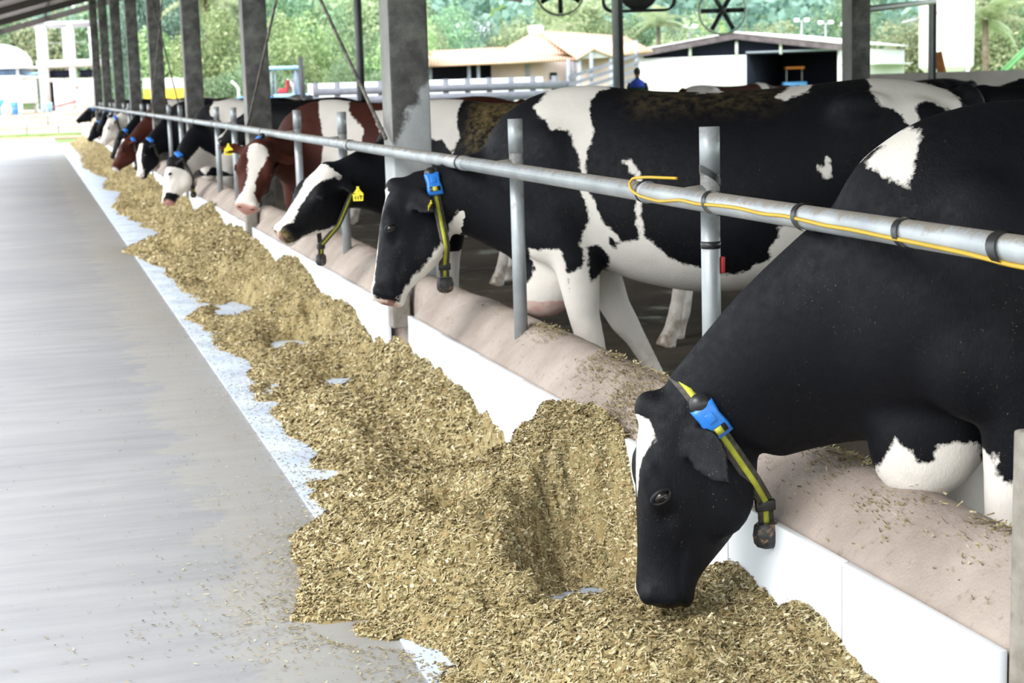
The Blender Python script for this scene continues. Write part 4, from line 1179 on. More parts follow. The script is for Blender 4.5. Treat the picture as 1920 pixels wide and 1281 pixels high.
def scatter(x, y, z, nx_, ny_, lmin, lmax, wmin, wmax, tone, tilt=.45, lift=.002):
    n = len(x)
    L = RNG.uniform(lmin, lmax, n); W_ = RNG.uniform(wmin, wmax, n)
    a = RNG.uniform(0, 2 * pi, n)
    N = np.stack([nx_, ny_, np.ones(n)], 1) + RNG.normal(0, tilt, (n, 3)); N[:, 2] = np.abs(N[:, 2]) + .15
    N /= np.linalg.norm(N, axis=1)[:, None]
    t = np.stack([np.cos(a), np.sin(a), np.zeros(n)], 1)
    t = t - N * (t * N).sum(1)[:, None]; t /= np.linalg.norm(t, axis=1)[:, None]
    b_ = np.cross(N, t)
    c = np.stack([x, y, z + lift + RNG.uniform(0, .006, n) * (tilt > .2)], 1)
    l = t * (L / 2)[:, None]; w_ = b_ * (W_ / 2)[:, None]; bow = N * (L * .12)[:, None]
    V = np.stack([c - l - w_, c + l - w_ * .6, c + l + w_ * .6, c - l + w_], 1).reshape(-1, 3)
    i = np.arange(n) * 4
    F = np.stack([i, i + 1, i + 2, i + 3], 1)
    return V, F, np.repeat(tone, 4)

def build_feed():
    ys = [2.1]
    while ys[-1] < 61.5: ys.append(ys[-1] + max(.012, .0042 * ys[-1]))
    ys = np.array(ys)
    xs = np.arange(.42, 1.8005, .0115); xs[-1] = 1.797
    X, Y = np.meshgrid(xs, ys)
    Z = feed_h(X, Y)
    fine = .014 * fbm2(X * 38, Y * 34, 51, 2) + .006 * RNG.normal(0, 1, X.shape)
    Z = np.where(Z > 0, np.maximum(Z + fine * sstep(0, .05, Z), .001), Z)
    ny, nx_ = X.shape
    idx = np.arange(ny * nx_).reshape(ny, nx_)
    Q = np.stack([idx[:-1, :-1], idx[:-1, 1:], idx[1:, 1:], idx[1:, :-1]], -1).reshape(-1, 4)
    keep = (Z.ravel()[Q] > -.01).any(1)
    Q = Q[keep]
    V = np.stack([X, Y, Z], -1).reshape(-1, 3)
    tone = (.42 + .22 * fbm2(X * 30, Y * 28, 61, 2)).ravel()
    Vs, Fs, Ts = [V], [Q], [tone]
    off = len(V)
    def addc(n, ylo, yhi, p, lens, tonesd, size_by_y=True, left=0.0, tilt=.45, only_on=True, xr=(.45, 1.79), tone0=.5):
        nonlocal off
        u = RNG.uniform(0, 1, n)
        y = (ylo ** (1 - p) + u * (yhi ** (1 - p) - ylo ** (1 - p))) ** (1 / (1 - p))
        x = RNG.uniform(xr[0], xr[1], n)
        z = feed_h(x, y)
        k = z > .0
        x, y, z = x[k], y[k], z[k]
        e = .02
        gx = -(feed_h(x + e, y) - feed_h(x - e, y)) / (2 * e); gy = -(feed_h(x, y + e) - feed_h(x, y - e)) / (2 * e)
        gx = np.clip(gx, -1.5, 1.5); gy = np.clip(gy, -1.5, 1.5)
        z = z + .010 * fbm2(x * 38, y * 34, 51, 2)
        tn = np.clip(RNG.normal(tone0, tonesd, len(x)), 0, 1)
        v, f, t = scatter(x, y, z, gx, gy, *lens, tn, tilt)
        if size_by_y:
            c = v.reshape(-1, 4, 3).mean(1, keepdims=True); s = np.clip(y / 5.0, .9, 1.6)[:, None, None]
            v = (c + (v.reshape(-1, 4, 3) - c) * s).reshape(-1, 3)
        Vs.append(v); Fs.append(f + off); Ts.append(t); off += len(v)
    addc(230000, 2.6, 16, 1.75, (.006, .020, .003, .008), .24)
    addc(26000, 2.6, 9, 1.7, (.016, .034, .006, .013), .2, tone0=.66)
    addc(9000, 2.6, 12, 1.6, (.035, .085, .0015, .0028), .15, tilt=.3, tone0=.85)
    addc(34000, 4.75, 6.0, 1.01, (.006, .020, .003, .008), .24, xr=(1.3, 1.79))
    addc(60000, 14, 61, 1.3, (.012, .025, .006, .012), .25)
    me = mesh_np('feed_pile', np.concatenate(Vs), np.concatenate(Fs), False, {'tone': np.concatenate(Ts)})
    o = link('feed_pile', me, MATS['chopped_feed'])
    tag(o, 'long heap of chopped yellowish feed lying along the white curb', 'feed', kind='stuff')
build_feed()

def build_crumbs():
    # thin scatter on the lane and the bare tiles
    n = 16000
    y = 2.8 + 30 * RNG.uniform(0, 1, n) ** 2.2
    L = np.interp(y, FL[:, 0], FL[:, 1])
    x = L + .10 - RNG.exponential(.16, n)
    far = RNG.uniform(0, 1, n) < .10
    x = np.where(far, RNG.uniform(-2.6, .9, n), x)
    k = (feed_h(x, y) < 0) & (x < 1.78)
    x, y = x[k], y[k]; m = len(x)
    v, f, t = scatter(x, y, np.full(m, .007), np.zeros(m), np.zeros(m), .005, .018, .002, .007, np.clip(RNG.normal(.45, .25, m), 0, 1), .12, 0.0)
    n2 = 7000
    y2 = 2.8 + 18 * RNG.uniform(0, 1, n2) ** 1.8; x2 = RNG.uniform(.9, 1.78, n2)
    k2 = feed_h(x2, y2) < 0; x2, y2 = x2[k2], y2[k2]; m2 = len(x2)
    v2, f2, t2 = scatter(x2, y2, np.full(m2, .0085), np.zeros(m2), np.zeros(m2), .006, .02, .003, .008, np.clip(RNG.normal(.4, .25, m2), 0, 1), .15, 0.0)
    o = link('feed_crumbs', mesh_np('feed_crumbs', np.concatenate([v, v2]), np.concatenate([f, f2 + len(v)]), False, {'tone': np.concatenate([t, t2])}), MATS['chopped_feed'])
    tag(o, 'loose crumbs of feed strewn over the lane edge and bare tiles', 'crumbs', kind='stuff')
    # on top of the curb
    bv = BVHTree.FromPolygons([v.co for v in curb.data.vertices], [tuple(p.vertices) for p in curb.data.polygons])
    pts = []
    for (y0, y1, xc, sx, n) in ((5.0, 5.9, 1.96, .05, 1500), (5.0, 5.45, 1.86, .05, 1300), (6.35, 6.75, 1.98, .03, 420), (3.85, 4.1, 2.02, .05, 400), (3.1, 3.3, 2.0, .03, 120), (3.45, 3.7, 1.93, .03, 120), (7.0, 30, 1.98, .05, 900), (2.9, 6, 1.95, .07, 350)):
        y = RNG.uniform(y0, y1, n); x = RNG.normal(xc, sx, n)
        for a, b_ in zip(x, y):
            h = bv.ray_cast(Vector((a, b_, 2)), Vector((0, 0, -1)))
            if h[0] is not None and h[0].z > .40 and not any(c_ - .2 < b_ < c_ + .3 for c_ in COLS): pts.append((a, b_, h[0].z + RNG.uniform(0, .012) * (n > 300), -h[1].x * 0 + h[1].x / max(h[1].z, .3), h[1].y))
    p = np.array(pts)
    v, f, t = scatter(p[:, 0], p[:, 1], p[:, 2], p[:, 3], p[:, 4], .006, .022, .003, .008, np.clip(RNG.normal(.52, .22, len(p)), 0, 1), .3, .001)
    o = link('curb_crumbs', mesh_np('curb_crumbs', v, f, False, {'tone': t}), MATS['chopped_feed'])
    tag(o, 'wisps of feed lying on top of the concrete curb', 'crumbs', kind='stuff')
build_crumbs()

# ------------------------------------------------------------------ background: yard, buildings, trees
plain('white_paint', (.80, .81, .80), .6, .4, var=.05, scale=.6)
plain('white_render', (.72, .72, .71), .85, .2, var=.06, scale=.4)
plain('grey_render', (.46, .46, .50), .85, .2, var=.12, scale=.5)
plain('pink_render', (.62, .50, .47), .9, .2, var=.08, scale=.5)
plain('shade_inside', (.018, .020, .035), .9, .1)  # near-black colour stands in for shade inside openings and under the veranda
plain('window_blue', (.12, .20, .34), .15, .6, var=.3, scale=1.5)
plain('blue_grey_paint', (.30, .34, .42), .7, .3)
plain('fascia_brown', (.11, .09, .10), .8, .3, var=.3, scale=3)
plain('orange_paint', (.55, .16, .03), .6, .4)
plain('wood_orange', (.34, .13, .04), .8, .2, var=.35, scale=6)
plain('blue_paint', (.10, .35, .75), .45, .5)
plain('light_blue', (.35, .62, .85), .4, .5)
plain('red_paint', (.62, .05, .07), .45, .5)
plain('yellow_paint', (.85, .60, .03), .5, .5)
plain('rubber', (.02, .02, .02), .85, .2)
plain('green_paint', (.10, .28, .10), .6, .4)
plain('grey_board', (.19, .20, .235), .8, .3, var=.15, scale=4)
plain('bark', (.16, .125, .095), .9, .2, var=.4, scale=6)
plain('skin', (.30, .16, .11), .6, .4)
plain('cloth_green', (.02, .045, .03), .9, .2)
plain('cloth_blue', (.03, .06, .35), .8, .2)
plain('cloth_white', (.75, .75, .75), .85, .2)
plain('hair_dark', (.02, .016, .014), .7, .3)
m, nt, b = nodes_of('terracotta', .8, .3)
c = ramp(nt, noise(nt, 1.2, 5), [(.3, (.66, .39, .26)), (.7, (.82, .57, .43))])
wv = ND(nt, 'ShaderNodeTexWave', i_Scale=2.2, i_Distortion=.4); tc = ND(nt, 'ShaderNodeTexCoord'); nt.links.new(tc.outputs['Object'], wv.inputs[0])
nt.links.new(mixc(nt, .25, c, wv.outputs[0], 'MULTIPLY'), b.inputs['Base Color'])
bump(nt, b, wv.outputs['Fac'], .6, .05)

def leaf_mat(name, a, b2, c2):
    m, nt, b = nodes_of(name, .6, .25)
    oi = ND(nt, 'ShaderNodeAttribute', attribute_name='tone').outputs['Fac']
    col = ramp(nt, oi, [(0, a), (.5, b2), (1, c2)])
    info = ND(nt, 'ShaderNodeObjectInfo')
    hs = ND(nt, 'ShaderNodeHueSaturation'); nt.links.new(col, hs.inputs['Color'])
    nt.links.new(math_n(nt, 'ADD', math_n(nt, 'MULTIPLY', info.outputs['Random'], .05), .475), hs.inputs['Hue'])
    nt.links.new(math_n(nt, 'ADD', math_n(nt, 'MULTIPLY', info.outputs['Random'], .5), .8), hs.inputs['Value'])
    nt.links.new(hs.outputs[0], b.inputs['Base Color'])
    tr = ND(nt, 'ShaderNodeBsdfTranslucent'); nt.links.new(hs.outputs[0], tr.inputs[0])
    mx = ND(nt, 'ShaderNodeMixShader'); mx.inputs[0].default_value = .35
    nt.links.new(b.outputs[0], mx.inputs[1]); nt.links.new(tr.outputs[0], mx.inputs[2])
    nt.links.new(mx.outputs[0], nt.nodes['Material Output'].inputs[0])
leaf_mat('leaf_bright', (.14, .23, .09), (.30, .42, .19), (.52, .60, .36))
leaf_mat('leaf_mid', (.10, .18, .10), (.21, .33, .19), (.38, .48, .31))
leaf_mat('leaf_blue', (.08, .15, .12), (.18, .29, .23), (.32, .43, .36))  # bluish green leaves, paled further with haze put into the colour
leaf_mat('leaf_olive', (.16, .21, .11), (.32, .38, .22), (.50, .52, .34))

YAW = -.2733
def part(root, name, mat, c, d, rz=0, **k): return MB().box(c, d, rz, **k).build(name, MATS[mat], root)

# dirt yard and grass strip past the end of the lane
def yard():
    xs = np.linspace(-30, 20, 30); ys = np.linspace(71, 150, 60)
    X, Y = np.meshgrid(xs, ys); Z = .75 * sstep(80, 112, Y) + .03 * fbm2(X * .4, Y * .4, 71, 3) * sstep(71, 75, Y) - .02
    i = np.arange(X.size).reshape(X.shape)
    Q = np.stack([i[:-1, :-1], i[:-1, 1:], i[1:, 1:], i[1:, :-1]], -1).reshape(-1, 4)
    o = link('yard', mesh_np('yard', np.stack([X, Y, Z], -1).reshape(-1, 3), Q, True), MATS['dirt'])
    tag(o, 'bare reddish dirt yard rising past the end of the lane', 'ground', kind='structure')
    o = MB().box((-3, 77.8, .02), (26, 4.6, .06)).build('grass_strip', MATS['grass'])
    tag(o, 'narrow strip of grass along the yard fence', 'grass', kind='stuff')
    o = MB().box((-3, 71.6, .03), (26, .35, .10)).build('trim_1', MATS['orange_paint'])
    o.data.materials.clear(); o.data.materials.append(two_tone('kerb_tan', (.55, .36, .24), (.66, .48, .34), 1.5))
    tag(o, 'low tan kerb across the end of the lane', 'kerb', kind='structure')
yard()
def wire_fence():
    r = empty('wire_fence', (0, 80.5, 0), 0, 'thin post and wire fence across the end of the lane', 'fence')
    for x in (-7.2, -4.3, -1.6, -.1, 1.3, 2.75, 4.5): MB().tube([(x, 0, -.02), (x, 0, .78)], .035, 8).build('post', MATS['steel_grey'], r)
    for z in (.28, .52, .74): MB().tube([(-7.5, 0, z), (4.8, 0, z)], .010, 6).build('wire', MATS['steel_grey'], r)
    r = empty('yard_rail', (0, 88.8, .25), 0, 'second wire fence in front of the unfinished building', 'fence')
    for x in (-5.5, -2.2, .95, 4.1): MB().tube([(x, 0, -.05), (x, 0, .98)], .035, 8).build('post', MATS['steel_grey'], r)
    for z in (.5, .93): MB().tube([(-6, 0, z), (4.5, 0, z)], .014, 6).build('wire', MATS['steel_grey'], r)
wire_fence()

# unfinished concrete frame building
def frame_building():
    r = empty('frame_building', (1.4, 125.5, .45), YAW, 'unfinished pale concrete building with open upper floor at far left', 'building')
    H1, H2 = 3.35, 3.85
    part(r, 'front_wall', 'white_render', (2.1, 0, 1.25), (3.1, .25, 2.5)); part(r, 'front_wall', 'white_render', (.12, 0, 1.25), (.24, .25, 2.5))
    part(r, 'front_wall', 'white_render', (.72, 0, 2.42), (1.0, .25, .25))
    part(r, 'door_opening', 'shade_inside', (.75, .3, 1.15), (1.05, .1, 2.3))
    part(r, 'window_opening', 'shade_inside', (1.0, .3, 2.85), (1.75, .1, .5)); part(r, 'window_opening', 'shade_inside', (3.0, .3, 2.85), (1.2, .1, .5))
    part(r, 'slab', 'white_render', (1.7, 1.6, H1 + .22), (4.4, 3.8, .50))
    part(r, 'side_wall', 'grey_render', (-.50, 1.9, 1.9), (.95, .2, 3.8))
    for x, y in ((.05, 0), (1.98, 0), (3.62, 0), (-.95, 2.6), (.85, 3.0), (2.75, 3.0)):
        part(r, 'pillar', 'white_render', (x, y, 3.35), (.42 if y == 0 else .36, .4, 6.3))
    for y in (0, 3.0): part(r, 'beam', 'grey_render', (1.35, y, 6.35), (5.4, .4, .35))
    part(r, 'handrail', 'steel_grey', (1.9, -.1, 5.0), (3.5, .05, .05))
frame_building()
def tank_building():
    r = empty('domed_tank', (-1.6, 111.0, .6), YAW, 'white raised tank with a domed roof at the left edge', 'tank')
    m = MB(); rg = []
    for t in np.linspace(0, pi / 2, 9):
        an = np.arange(32) * 2 * pi / 32; R_ = 2.15 * cos(t) + .001
        rg.append(np.stack([R_ * np.cos(an), R_ * np.sin(an), np.full(32, 3.02 + 1.42 * sin(t))], 1))
    m.loft(rg).build('dome', MATS['white_paint'], r, True)
    part(r, 'eave', 'white_paint', (0, 0, 2.95), (4.3, 4.3, .16), bev=.03)
    part(r, 'window_band', 'window_blue', (0, 0, 2.66), (3.5, 3.5, .42))
    for x in (-1.85, -.9, .15, 1.72): part(r, 'mullion', 'white_paint', (x, -1.77, 2.66), (.16, .06, .42))
    part(r, 'sill', 'white_paint', (0, 0, 2.36), (3.9, 3.9, .2), bev=.03)
    part(r, 'tank_body', 'white_paint', (0, 0, 1.5), (3.75, 3.75, 1.55), bev=.05)
    for x in (-1.75, 1.75):
        for y in (-1.75, 1.75): part(r, 'leg', 'white_paint', (x, y, .28), (.22, .22, 1.0))
    part(r, 'pipe', 'light_blue', (2.6, -1.0, 2.55), (1.3, .14, .14))
    for i, (x, y, mat, h, rad, lab) in enumerate(((-1.62, 107.6, 'blue_paint', .95, .3, 'tall blue drum under the raised tank at the left edge'), (-.75, 107.8, 'blue_paint', .8, .22, 'small blue drum under the raised tank'), (1.25, 116.2, 'light_blue', .62, .36, 'light blue barrel against the grey wall'))):
        m = MB(); rg = []
        for z, q in ((0, .9), (.05, 1), (h * .33, 1), (h * .36, 1.06), (h * .4, 1), (h * .66, 1), (h * .7, 1.06), (h * .74, 1), (h - .04, 1), (h, .9)):
            an = np.arange(18) * 2 * pi / 18; rg.append(np.stack([q * rad * np.cos(an), q * rad * np.sin(an), np.full(18, z)], 1))
        o = m.loft(rg).build('barrel', MATS[mat], None, True); o.location = (x, y, .66 if y < 110 else .74); tag(o, lab, 'barrel', 'barrels in the yard')
    m = MB(); rg = []
    for z, q in ((0, .7), (.1, 1), (.35, 1.02), (.6, .85), (.75, .5), (.85, .28), (.95, .34)):
        an = np.arange(16) * 2 * pi / 16; rg.append(np.stack([q * .32 * np.cos(an) * (1 + .08 * np.sin(an * 3)), q * .26 * np.sin(an), np.full(16, z)], 1))
    o = m.loft(rg).build('sack', MATS['cloth_white'], None, True); o.location = (-1.2, 106.9, .62); tag(o, 'tied white sack beside the blue drums', 'sack')
    o = MB().box((0, 0, 0), (2.4, .05, .10)).build('barrier_tape', MATS['red_paint']); o.location = (2.0, 116.5, 1.1); o.rotation_euler = (0, -.22, YAW)
    tag(o, 'red barrier tape stretched before the doorway', 'tape')
tank_building()

def lofted_person(name_lab, loc, rz, H, shirt, pants, collar=None):
    r = empty('person', loc, rz, name_lab, 'person')
    k = H / 1.75
    def body(z0, z1, arms, mat, nm):
        m = MB()
        if arms:
            rg = []
            for z, a_, b_ in ((.86, .15, .10), (.95, .165, .11), (1.10, .155, .105), (1.25, .18, .115), (1.38, .19, .11), (1.44, .14, .09), (1.48, .06, .06), (1.53, .055, .06)):
                an = np.arange(20) * 2 * pi / 20; rg.append(np.stack([a_ * np.cos(an), b_ * np.sin(an), np.full(20, z)], 1))
            m.loft(rg)
            for s in (-1, 1): m.tube([(s * .17, 0, 1.40), (s * .215, 0, 1.28), (s * .235, -.02, 1.10), (s * .235, -.07, .90), (s * .232, -.09, .84)], [.055, .05, .042, .034, .03], 10)
        else:
            for s in (-1, 1): m.tube([(s * .09, 0, .95), (s * .10, 0, .75), (s * .10, 0, .48), (s * .10, .01, .25), (s * .10, 0, .06), (s * .10, -.08, .03)], [.10, .085, .062, .052, .042, .04], 12)
        V, F = m.arrays()
        o = mesh_np(nm, V * k, F, True)
        return link(nm, o, MATS[mat], r)
    body(0, 0, True, shirt, 'shirt'); body(0, 0, False, pants, 'trousers')
    if collar: MB().tube([(0, 0, 1.30 * k), (0, 0, 1.42 * k), (0, .0, 1.49 * k)], [.20 * k, .17 * k, .08 * k], 16).build('scarf', MATS[collar], r, True)
    MB().ell((0, -.01, 1.635 * k), (.075 * k, .095 * k, .115 * k)).ell((0, -.105 * k, 1.625 * k), (.014, .02, .02)).build('head', MATS['skin'], r, True)
    for s in (-1, 1): MB().ell((s * .03 * k, -.088 * k, 1.65 * k), (.011, .008, .008)).build('eye', MATS['eye_wet'], r, True)
    MB().ell((0, .012, 1.665 * k), (.082 * k, .096 * k, .10 * k)).build('hair', MATS['hair_dark'], r, True)
    for s in (-1, 1):
        m = MB().ell((s * .232 * k, -.105 * k, .79 * k), (.022 * k, .035 * k, .045 * k))
        for j in range(4): m.tube([(s * .232 * k, (-.13 + .018 * j) * k, .76 * k), (s * .228 * k, (-.132 + .018 * j) * k, .705 * k)], .009 * k, 6)
        m.tube([(s * .228 * k, -.135 * k, .80 * k), (s * .215 * k, -.155 * k, .755 * k)], .010 * k, 6)
        m.build('hand', MATS['skin'], r, True)
lofted_person('person in dark green with a blue scarf, standing behind the cows near the white shed', (14.68, 40.06, .06), 2.6, 1.86, 'cloth_green', 'cloth_green', 'cloth_blue')
lofted_person('person in white clothes standing by the unfinished building', (3.30, 116.5, .7), 0.3, 1.65, 'cloth_white', 'cloth_white')

# parked trailer, tractor, black pole
def trailer():
    r = empty('trailer', (8.5, 87.0, 0), YAW, 'long white trailer with a yellow lower side, seen between columns', 'trailer')
    part(r, 'upper_side', 'white_paint', (0, 0, 2.18), (5.4, 2.0, .50), bev=.03); part(r, 'lower_side', 'yellow_paint', (0, 0, 1.55), (5.4, 2.0, .75), bev=.03)
    part(r, 'chassis', 'steel_dark', (0, 0, 1.05), (5.0, 1.2, .2))
    for x in (-1.8, -.9, 1.6): MB().tube([(x, -1.0, .5), (x, -.75, .5)], .5, 20).build('wheel', MATS['rubber'], r, True)
    part(r, 'step', 'steel_dark', (2.6, 0, .9), (.4, 1.0, .1))
trailer()
def tractor():
    r = empty('tractor', (8.9, 60.6, 0), YAW, 'small blue tractor with a pale canopy and red seat behind the cows', 'tractor')
    part(r, 'canopy', 'light_blue', (.0, 0, 2.42), (1.10, 1.2, .12), bev=.04)
    for x in (-.42, .42):
        for y in (-.5, .5): MB().tube([(x, y, 1.3), (x, y, 2.4)], .03, 8).build('canopy_post', MATS['blue_grey_paint'], r)
    part(r, 'hood', 'blue_paint', (-1.1, 0, 1.15), (1.3, .6, .6), bev=.08); part(r, 'platform', 'light_blue', (.15, 0, 1.42), (1.2, 1.0, .18), bev=.04)
    s = part(r, 'seat', 'red_paint', (-.08, 0, 1.62), (.36, .42, .18), bev=.05); part(r, 'seat_back', 'red_paint', (.08, 0, 1.84), (.12, .42, .34), bev=.04)
    part(r, 'roll_panel', 'blue_grey_paint', (.36, 0, 1.9), (.10, .7, .8))
    for y in (-.65, .65):
        MB().tube([(.55, y - .15, .75), (.55, y + .15, .75)], .75, 24).build('rear_wheel', MATS['rubber'], r, True)
        MB().tube([(-1.4, y - .1, .42), (-1.4, y + .1, .42)], .42, 20).build('front_wheel', MATS['rubber'], r, True)
    MB().tube([(-.55, 0, 1.4), (-.42, 0, 1.8)], .02, 8).build('steering_column', MATS['steel_dark'], r)
tractor()
o = MB().tube([(9.19, 58.5, -.05), (9.17, 58.45, 1.4), (9.14, 58.5, 2.75)], [.10, .095, .085], 10).build('timber_post', MATS['steel_dark'], None, True)
tag(o, 'dark timber post right of the tractor canopy', 'post')

# grey board fence with a ramp before a white wall
def board_fence():
    r = empty('board_fence', (9.6, 58.4, 0), -.275, 'grey board fence along the yard behind the cows', 'fence')
    for z, hh in ((.45, .3), (.85, .3), (1.22, .3), (1.54, .26)): part(r, 'board', 'grey_board', (4.4, 0, z), (8.9, .05, hh))
    for x in np.arange(0, 9, .75): part(r, 'post', 'grey_board', (x, .05, .93), (.20, .08, 1.86))
    r = empty('cattle_ramp', (18.0, 56.0, 0), -.275, 'sloping cattle ramp with grey side boards rising to the right', 'ramp')
    for k in range(4):
        z = 1.25 + k * .26
        MB().prism([(0, z - .3), (2.4, z + .40), (2.4, z + .52), (0, z - .18)], 1, -.03, .03).build('board', MATS['grey_board'], r)
    for x in (0, .8, 1.6, 2.35): part(r, 'post', 'blue_grey_paint', (x, .05, 1.2 + x * .12), (.12, .08, 2.4 + x * .25))
    MB().prism([(0, .1), (2.4, .9), (2.4, .75), (0, -.05)], 1, 0, 1.0).build('ramp_floor', MATS['grey_board'], r)
    o = MB().box((0, 0, 0), (8.6, .2, 1.9)).build('white_wall', MATS['white_paint']); o.location = (14.1, 61.0, .9); o.rotation_euler = (0, 0, -.275)
    tag(o, 'long low white wall behind the grey board fence', 'wall')
board_fence()

# house with tiled roof
def house():
    r = empty('house', (23.4, 77.8, 0), YAW, 'pink house with a long terracotta tiled roof and dark veranda', 'house')
    part(r, 'wall', 'pink_render', (-.1, 1.2, 1.33), (4.1, .3, 2.66)); part(r, 'veranda_back', 'shade_inside', (-4.3, 3.0, 1.3), (4.6, .2, 2.6)); part(r, 'side_wall', 'pink_render', (2.9, 0.4, 1.4), (2.0, .3, 2.8)); part(r, 'rear_wall', 'pink_render', (1.8, 5.0, 1.6), (7.0, .3, 3.2))
    for x in (-5.6, -5.05, -3.2, -2.75): part(r, 'veranda_post', 'blue_grey_paint', (x, .3, 1.3), (.16, .16, 2.6))
    for x in (-.4, 1.85, 3.7): part(r, 'pilaster', 'blue_grey_paint', (x, 1.0, 1.33), (.18, .12, 2.66))
    w_ = part(r, 'window', 'shade_inside', (.85, 1.02, 1.95), (.34, .05, .34)); part(r, 'window', 'shade_inside', (-1.45, 1.02, 1.65), (.5, .05, .3))
    def slab(nm, pts):
        V = [np.array(p, float) for p in pts] + [np.array(p, float) - np.array([0, 0, .10]) for p in pts]
        n = len(pts); Q = [[i, (i + 1) % n, n + (i + 1) % n, n + i] for i in range(n)]
        mm = MB()
        if n == 4: mm.add(V, Q + [[0, 1, 2, 3], [7, 6, 5, 4]])
        else: mm.add(V, Q, [[0, 1, 2], [5, 4, 3]])
        return mm.build(nm, MATS['terracotta'], r)
    slab('roof_slope', [(-6.4, -.4, 2.62), (2.0, -.4, 2.72), (-1.6, 3.2, 3.45), (-6.4, 3.2, 3.35)])
    slab('roof_slope', [(-6.4, 6.2, 2.6), (-6.4, 3.2, 3.35), (-1.6, 3.2, 3.45), (-1.6, 6.2, 2.6)])
    slab('roof_slope', [(-1.9, 1.6, 3.1), (2.2, 1.2, 3.0), (.15, 4.2, 4.25)]); slab('roof_slope', [(-1.9, 1.6, 3.1), (.15, 4.2, 4.25), (-1.9, 6.8, 3.1)])
    slab('roof_slope', [(2.0, -.4, 2.72), (5.7, 1.4, 3.05), (4.5, 4.2, 3.85), (.15, 4.2, 4.25)]); slab('roof_slope', [(5.7, 1.4, 3.05), (5.8, 7, 3.05), (4.5, 4.2, 3.85)]); slab('roof_slope', [(.15, 4.2, 4.25), (4.5, 4.2, 3.85), (5.8, 7, 3.05), (-1.9, 6.8, 3.1)])
    part(r, 'roof_lantern', 'white_paint', (.13, 4.2, 4.25), (.75, .75, .45), bev=.12)
    # porch gable
    slab('porch_roof', [(1.85, -1.6, 2.72), (2.72, -1.6, 3.2), (2.72, 2.5, 3.25), (1.85, 2.5, 2.75)]); slab('porch_roof', [(2.72, -1.6, 3.2), (3.65, -1.6, 2.76), (3.65, 2.5, 2.8), (2.72, 2.5, 3.25)])
    MB().prism([(2.0, 2.70), (2.72, 3.08), (3.5, 2.72)], 1, -1.4, -1.3).build('gable', MATS['grey_render'], r)
    for x in (2.0, 3.5): part(r, 'porch_post', 'blue_grey_paint', (x, -1.4, 1.36), (.16, .16, 2.72))
    o = MB().box((0, 0, 0), (3.3, 3.0, .2)).build('roof_panel', MATS['grey_render'])
    bpy.data.objects.remove(o, do_unlink=True)
    h = empty('hill_shed', (35.8, 138.0, 4.2), YAW, 'pale grey roofed shed on the slope behind the tiled house', 'shed')
    part(h, 'wall', 'white_render', (0, 1.5, .6), (2.9, 3.0, 1.4)); MB().prism([(-.3, 1.25), (1.7, 2.75), (4.0, 1.3)], 0, -1.7, 1.7).build('roof', MATS['grey_render'], h)
    for x in (-.7, .7): part(h, 'window', 'shade_inside', (x, -.02, .6), (.4, .05, .4))
house()

# white shed with dark open bay
def shed():
    r = empty('open_shed', (36.7, 84.6, 0), YAW - .42, 'white shed with a shallow dark gable and a dark open bay', 'shed')
    W2, E, A, L = 5.5, 3.18, 3.98, 17
    part(r, 'front_wall', 'white_paint', (-2.45, 0, 1.4), (5.9, .2, 2.8))
    part(r, 'interior', 'shade_inside', (3.0, 7, 1.5), (5.0, .2, 3.0)); part(r, 'interior_side', 'shade_inside', (.55, 3.5, 1.5), (.1, 7, 3.0)); part(r, 'ceiling', 'shade_inside', (3, 3.5, 3.05), (5.0, 7, .05))
    part(r, 'side_wall', 'white_paint', (W2, 8.5, 1.5), (.2, L, 3.0)); part(r, 'side_ledge', 'white_paint', (W2 + .25, 8.5, 2.15), (.5, L, .12)); part(r, 'rear_wall', 'white_paint', (0, L, 1.5), (11, .2, 3.0)); part(r, 'left_wall', 'white_paint', (-W2, 8.5, 1.5), (.2, L, 3.0))
    m = MB()
    for s in (-1, 1):
        MB().prism([(s * (W2 + .35), E), (0, A), (0, A - .34), (s * (W2 + .35), E - .36)], 1, -.5, -.38).build('fascia', MATS['fascia_brown'], r)
        MB().prism([(s * (W2 + .35), E + .06), (0, A + .06), (0, A), (s * (W2 + .35), E)], 1, -.55, L).build('roof_slope', MATS['white_paint'], r)
    MB().prism([(-W2, 2.8), (W2, 2.8), (W2, 3.0), (0, 3.7), (-W2, 3.0)], 1, .3, .4).build('gable_shade', MATS['shade_inside'], r)  # dark sheet standing in for the shade under the gable
    for x in (-2.6, 0, 2.4): part(r, 'gable_post', 'white_paint', (x, -.1, 3.15), (.14, .1, .75))
    part(r, 'lintel', 'blue_grey_paint', (3.0, -.05, 2.92), (5.0, .12, .1))
    t = empty('forklift', (40.3, 85.2, 0), YAW, 'orange machine parked inside the dark shed bay', 'machine')
    part(t, 'canopy', 'orange_paint', (0, 0, 2.05), (1.0, .8, .14), bev=.03)
    for x in (-.42, .42): part(t, 'canopy_post', 'steel_grey', (x, 0, 1.5), (.06, .06, 1.1))
    part(t, 'body', 'blue_paint', (0, 0, .95), (1.3, .8, .7), bev=.06); part(t, 'bumper', 'orange_paint', (0, -.42, .6), (1.3, .08, .2))
    for x in (-.5, .5): MB().tube([(x, -.45, .35), (x, -.2, .35)], .35, 16).build('wheel', MATS['rubber'], t, True)
shed()

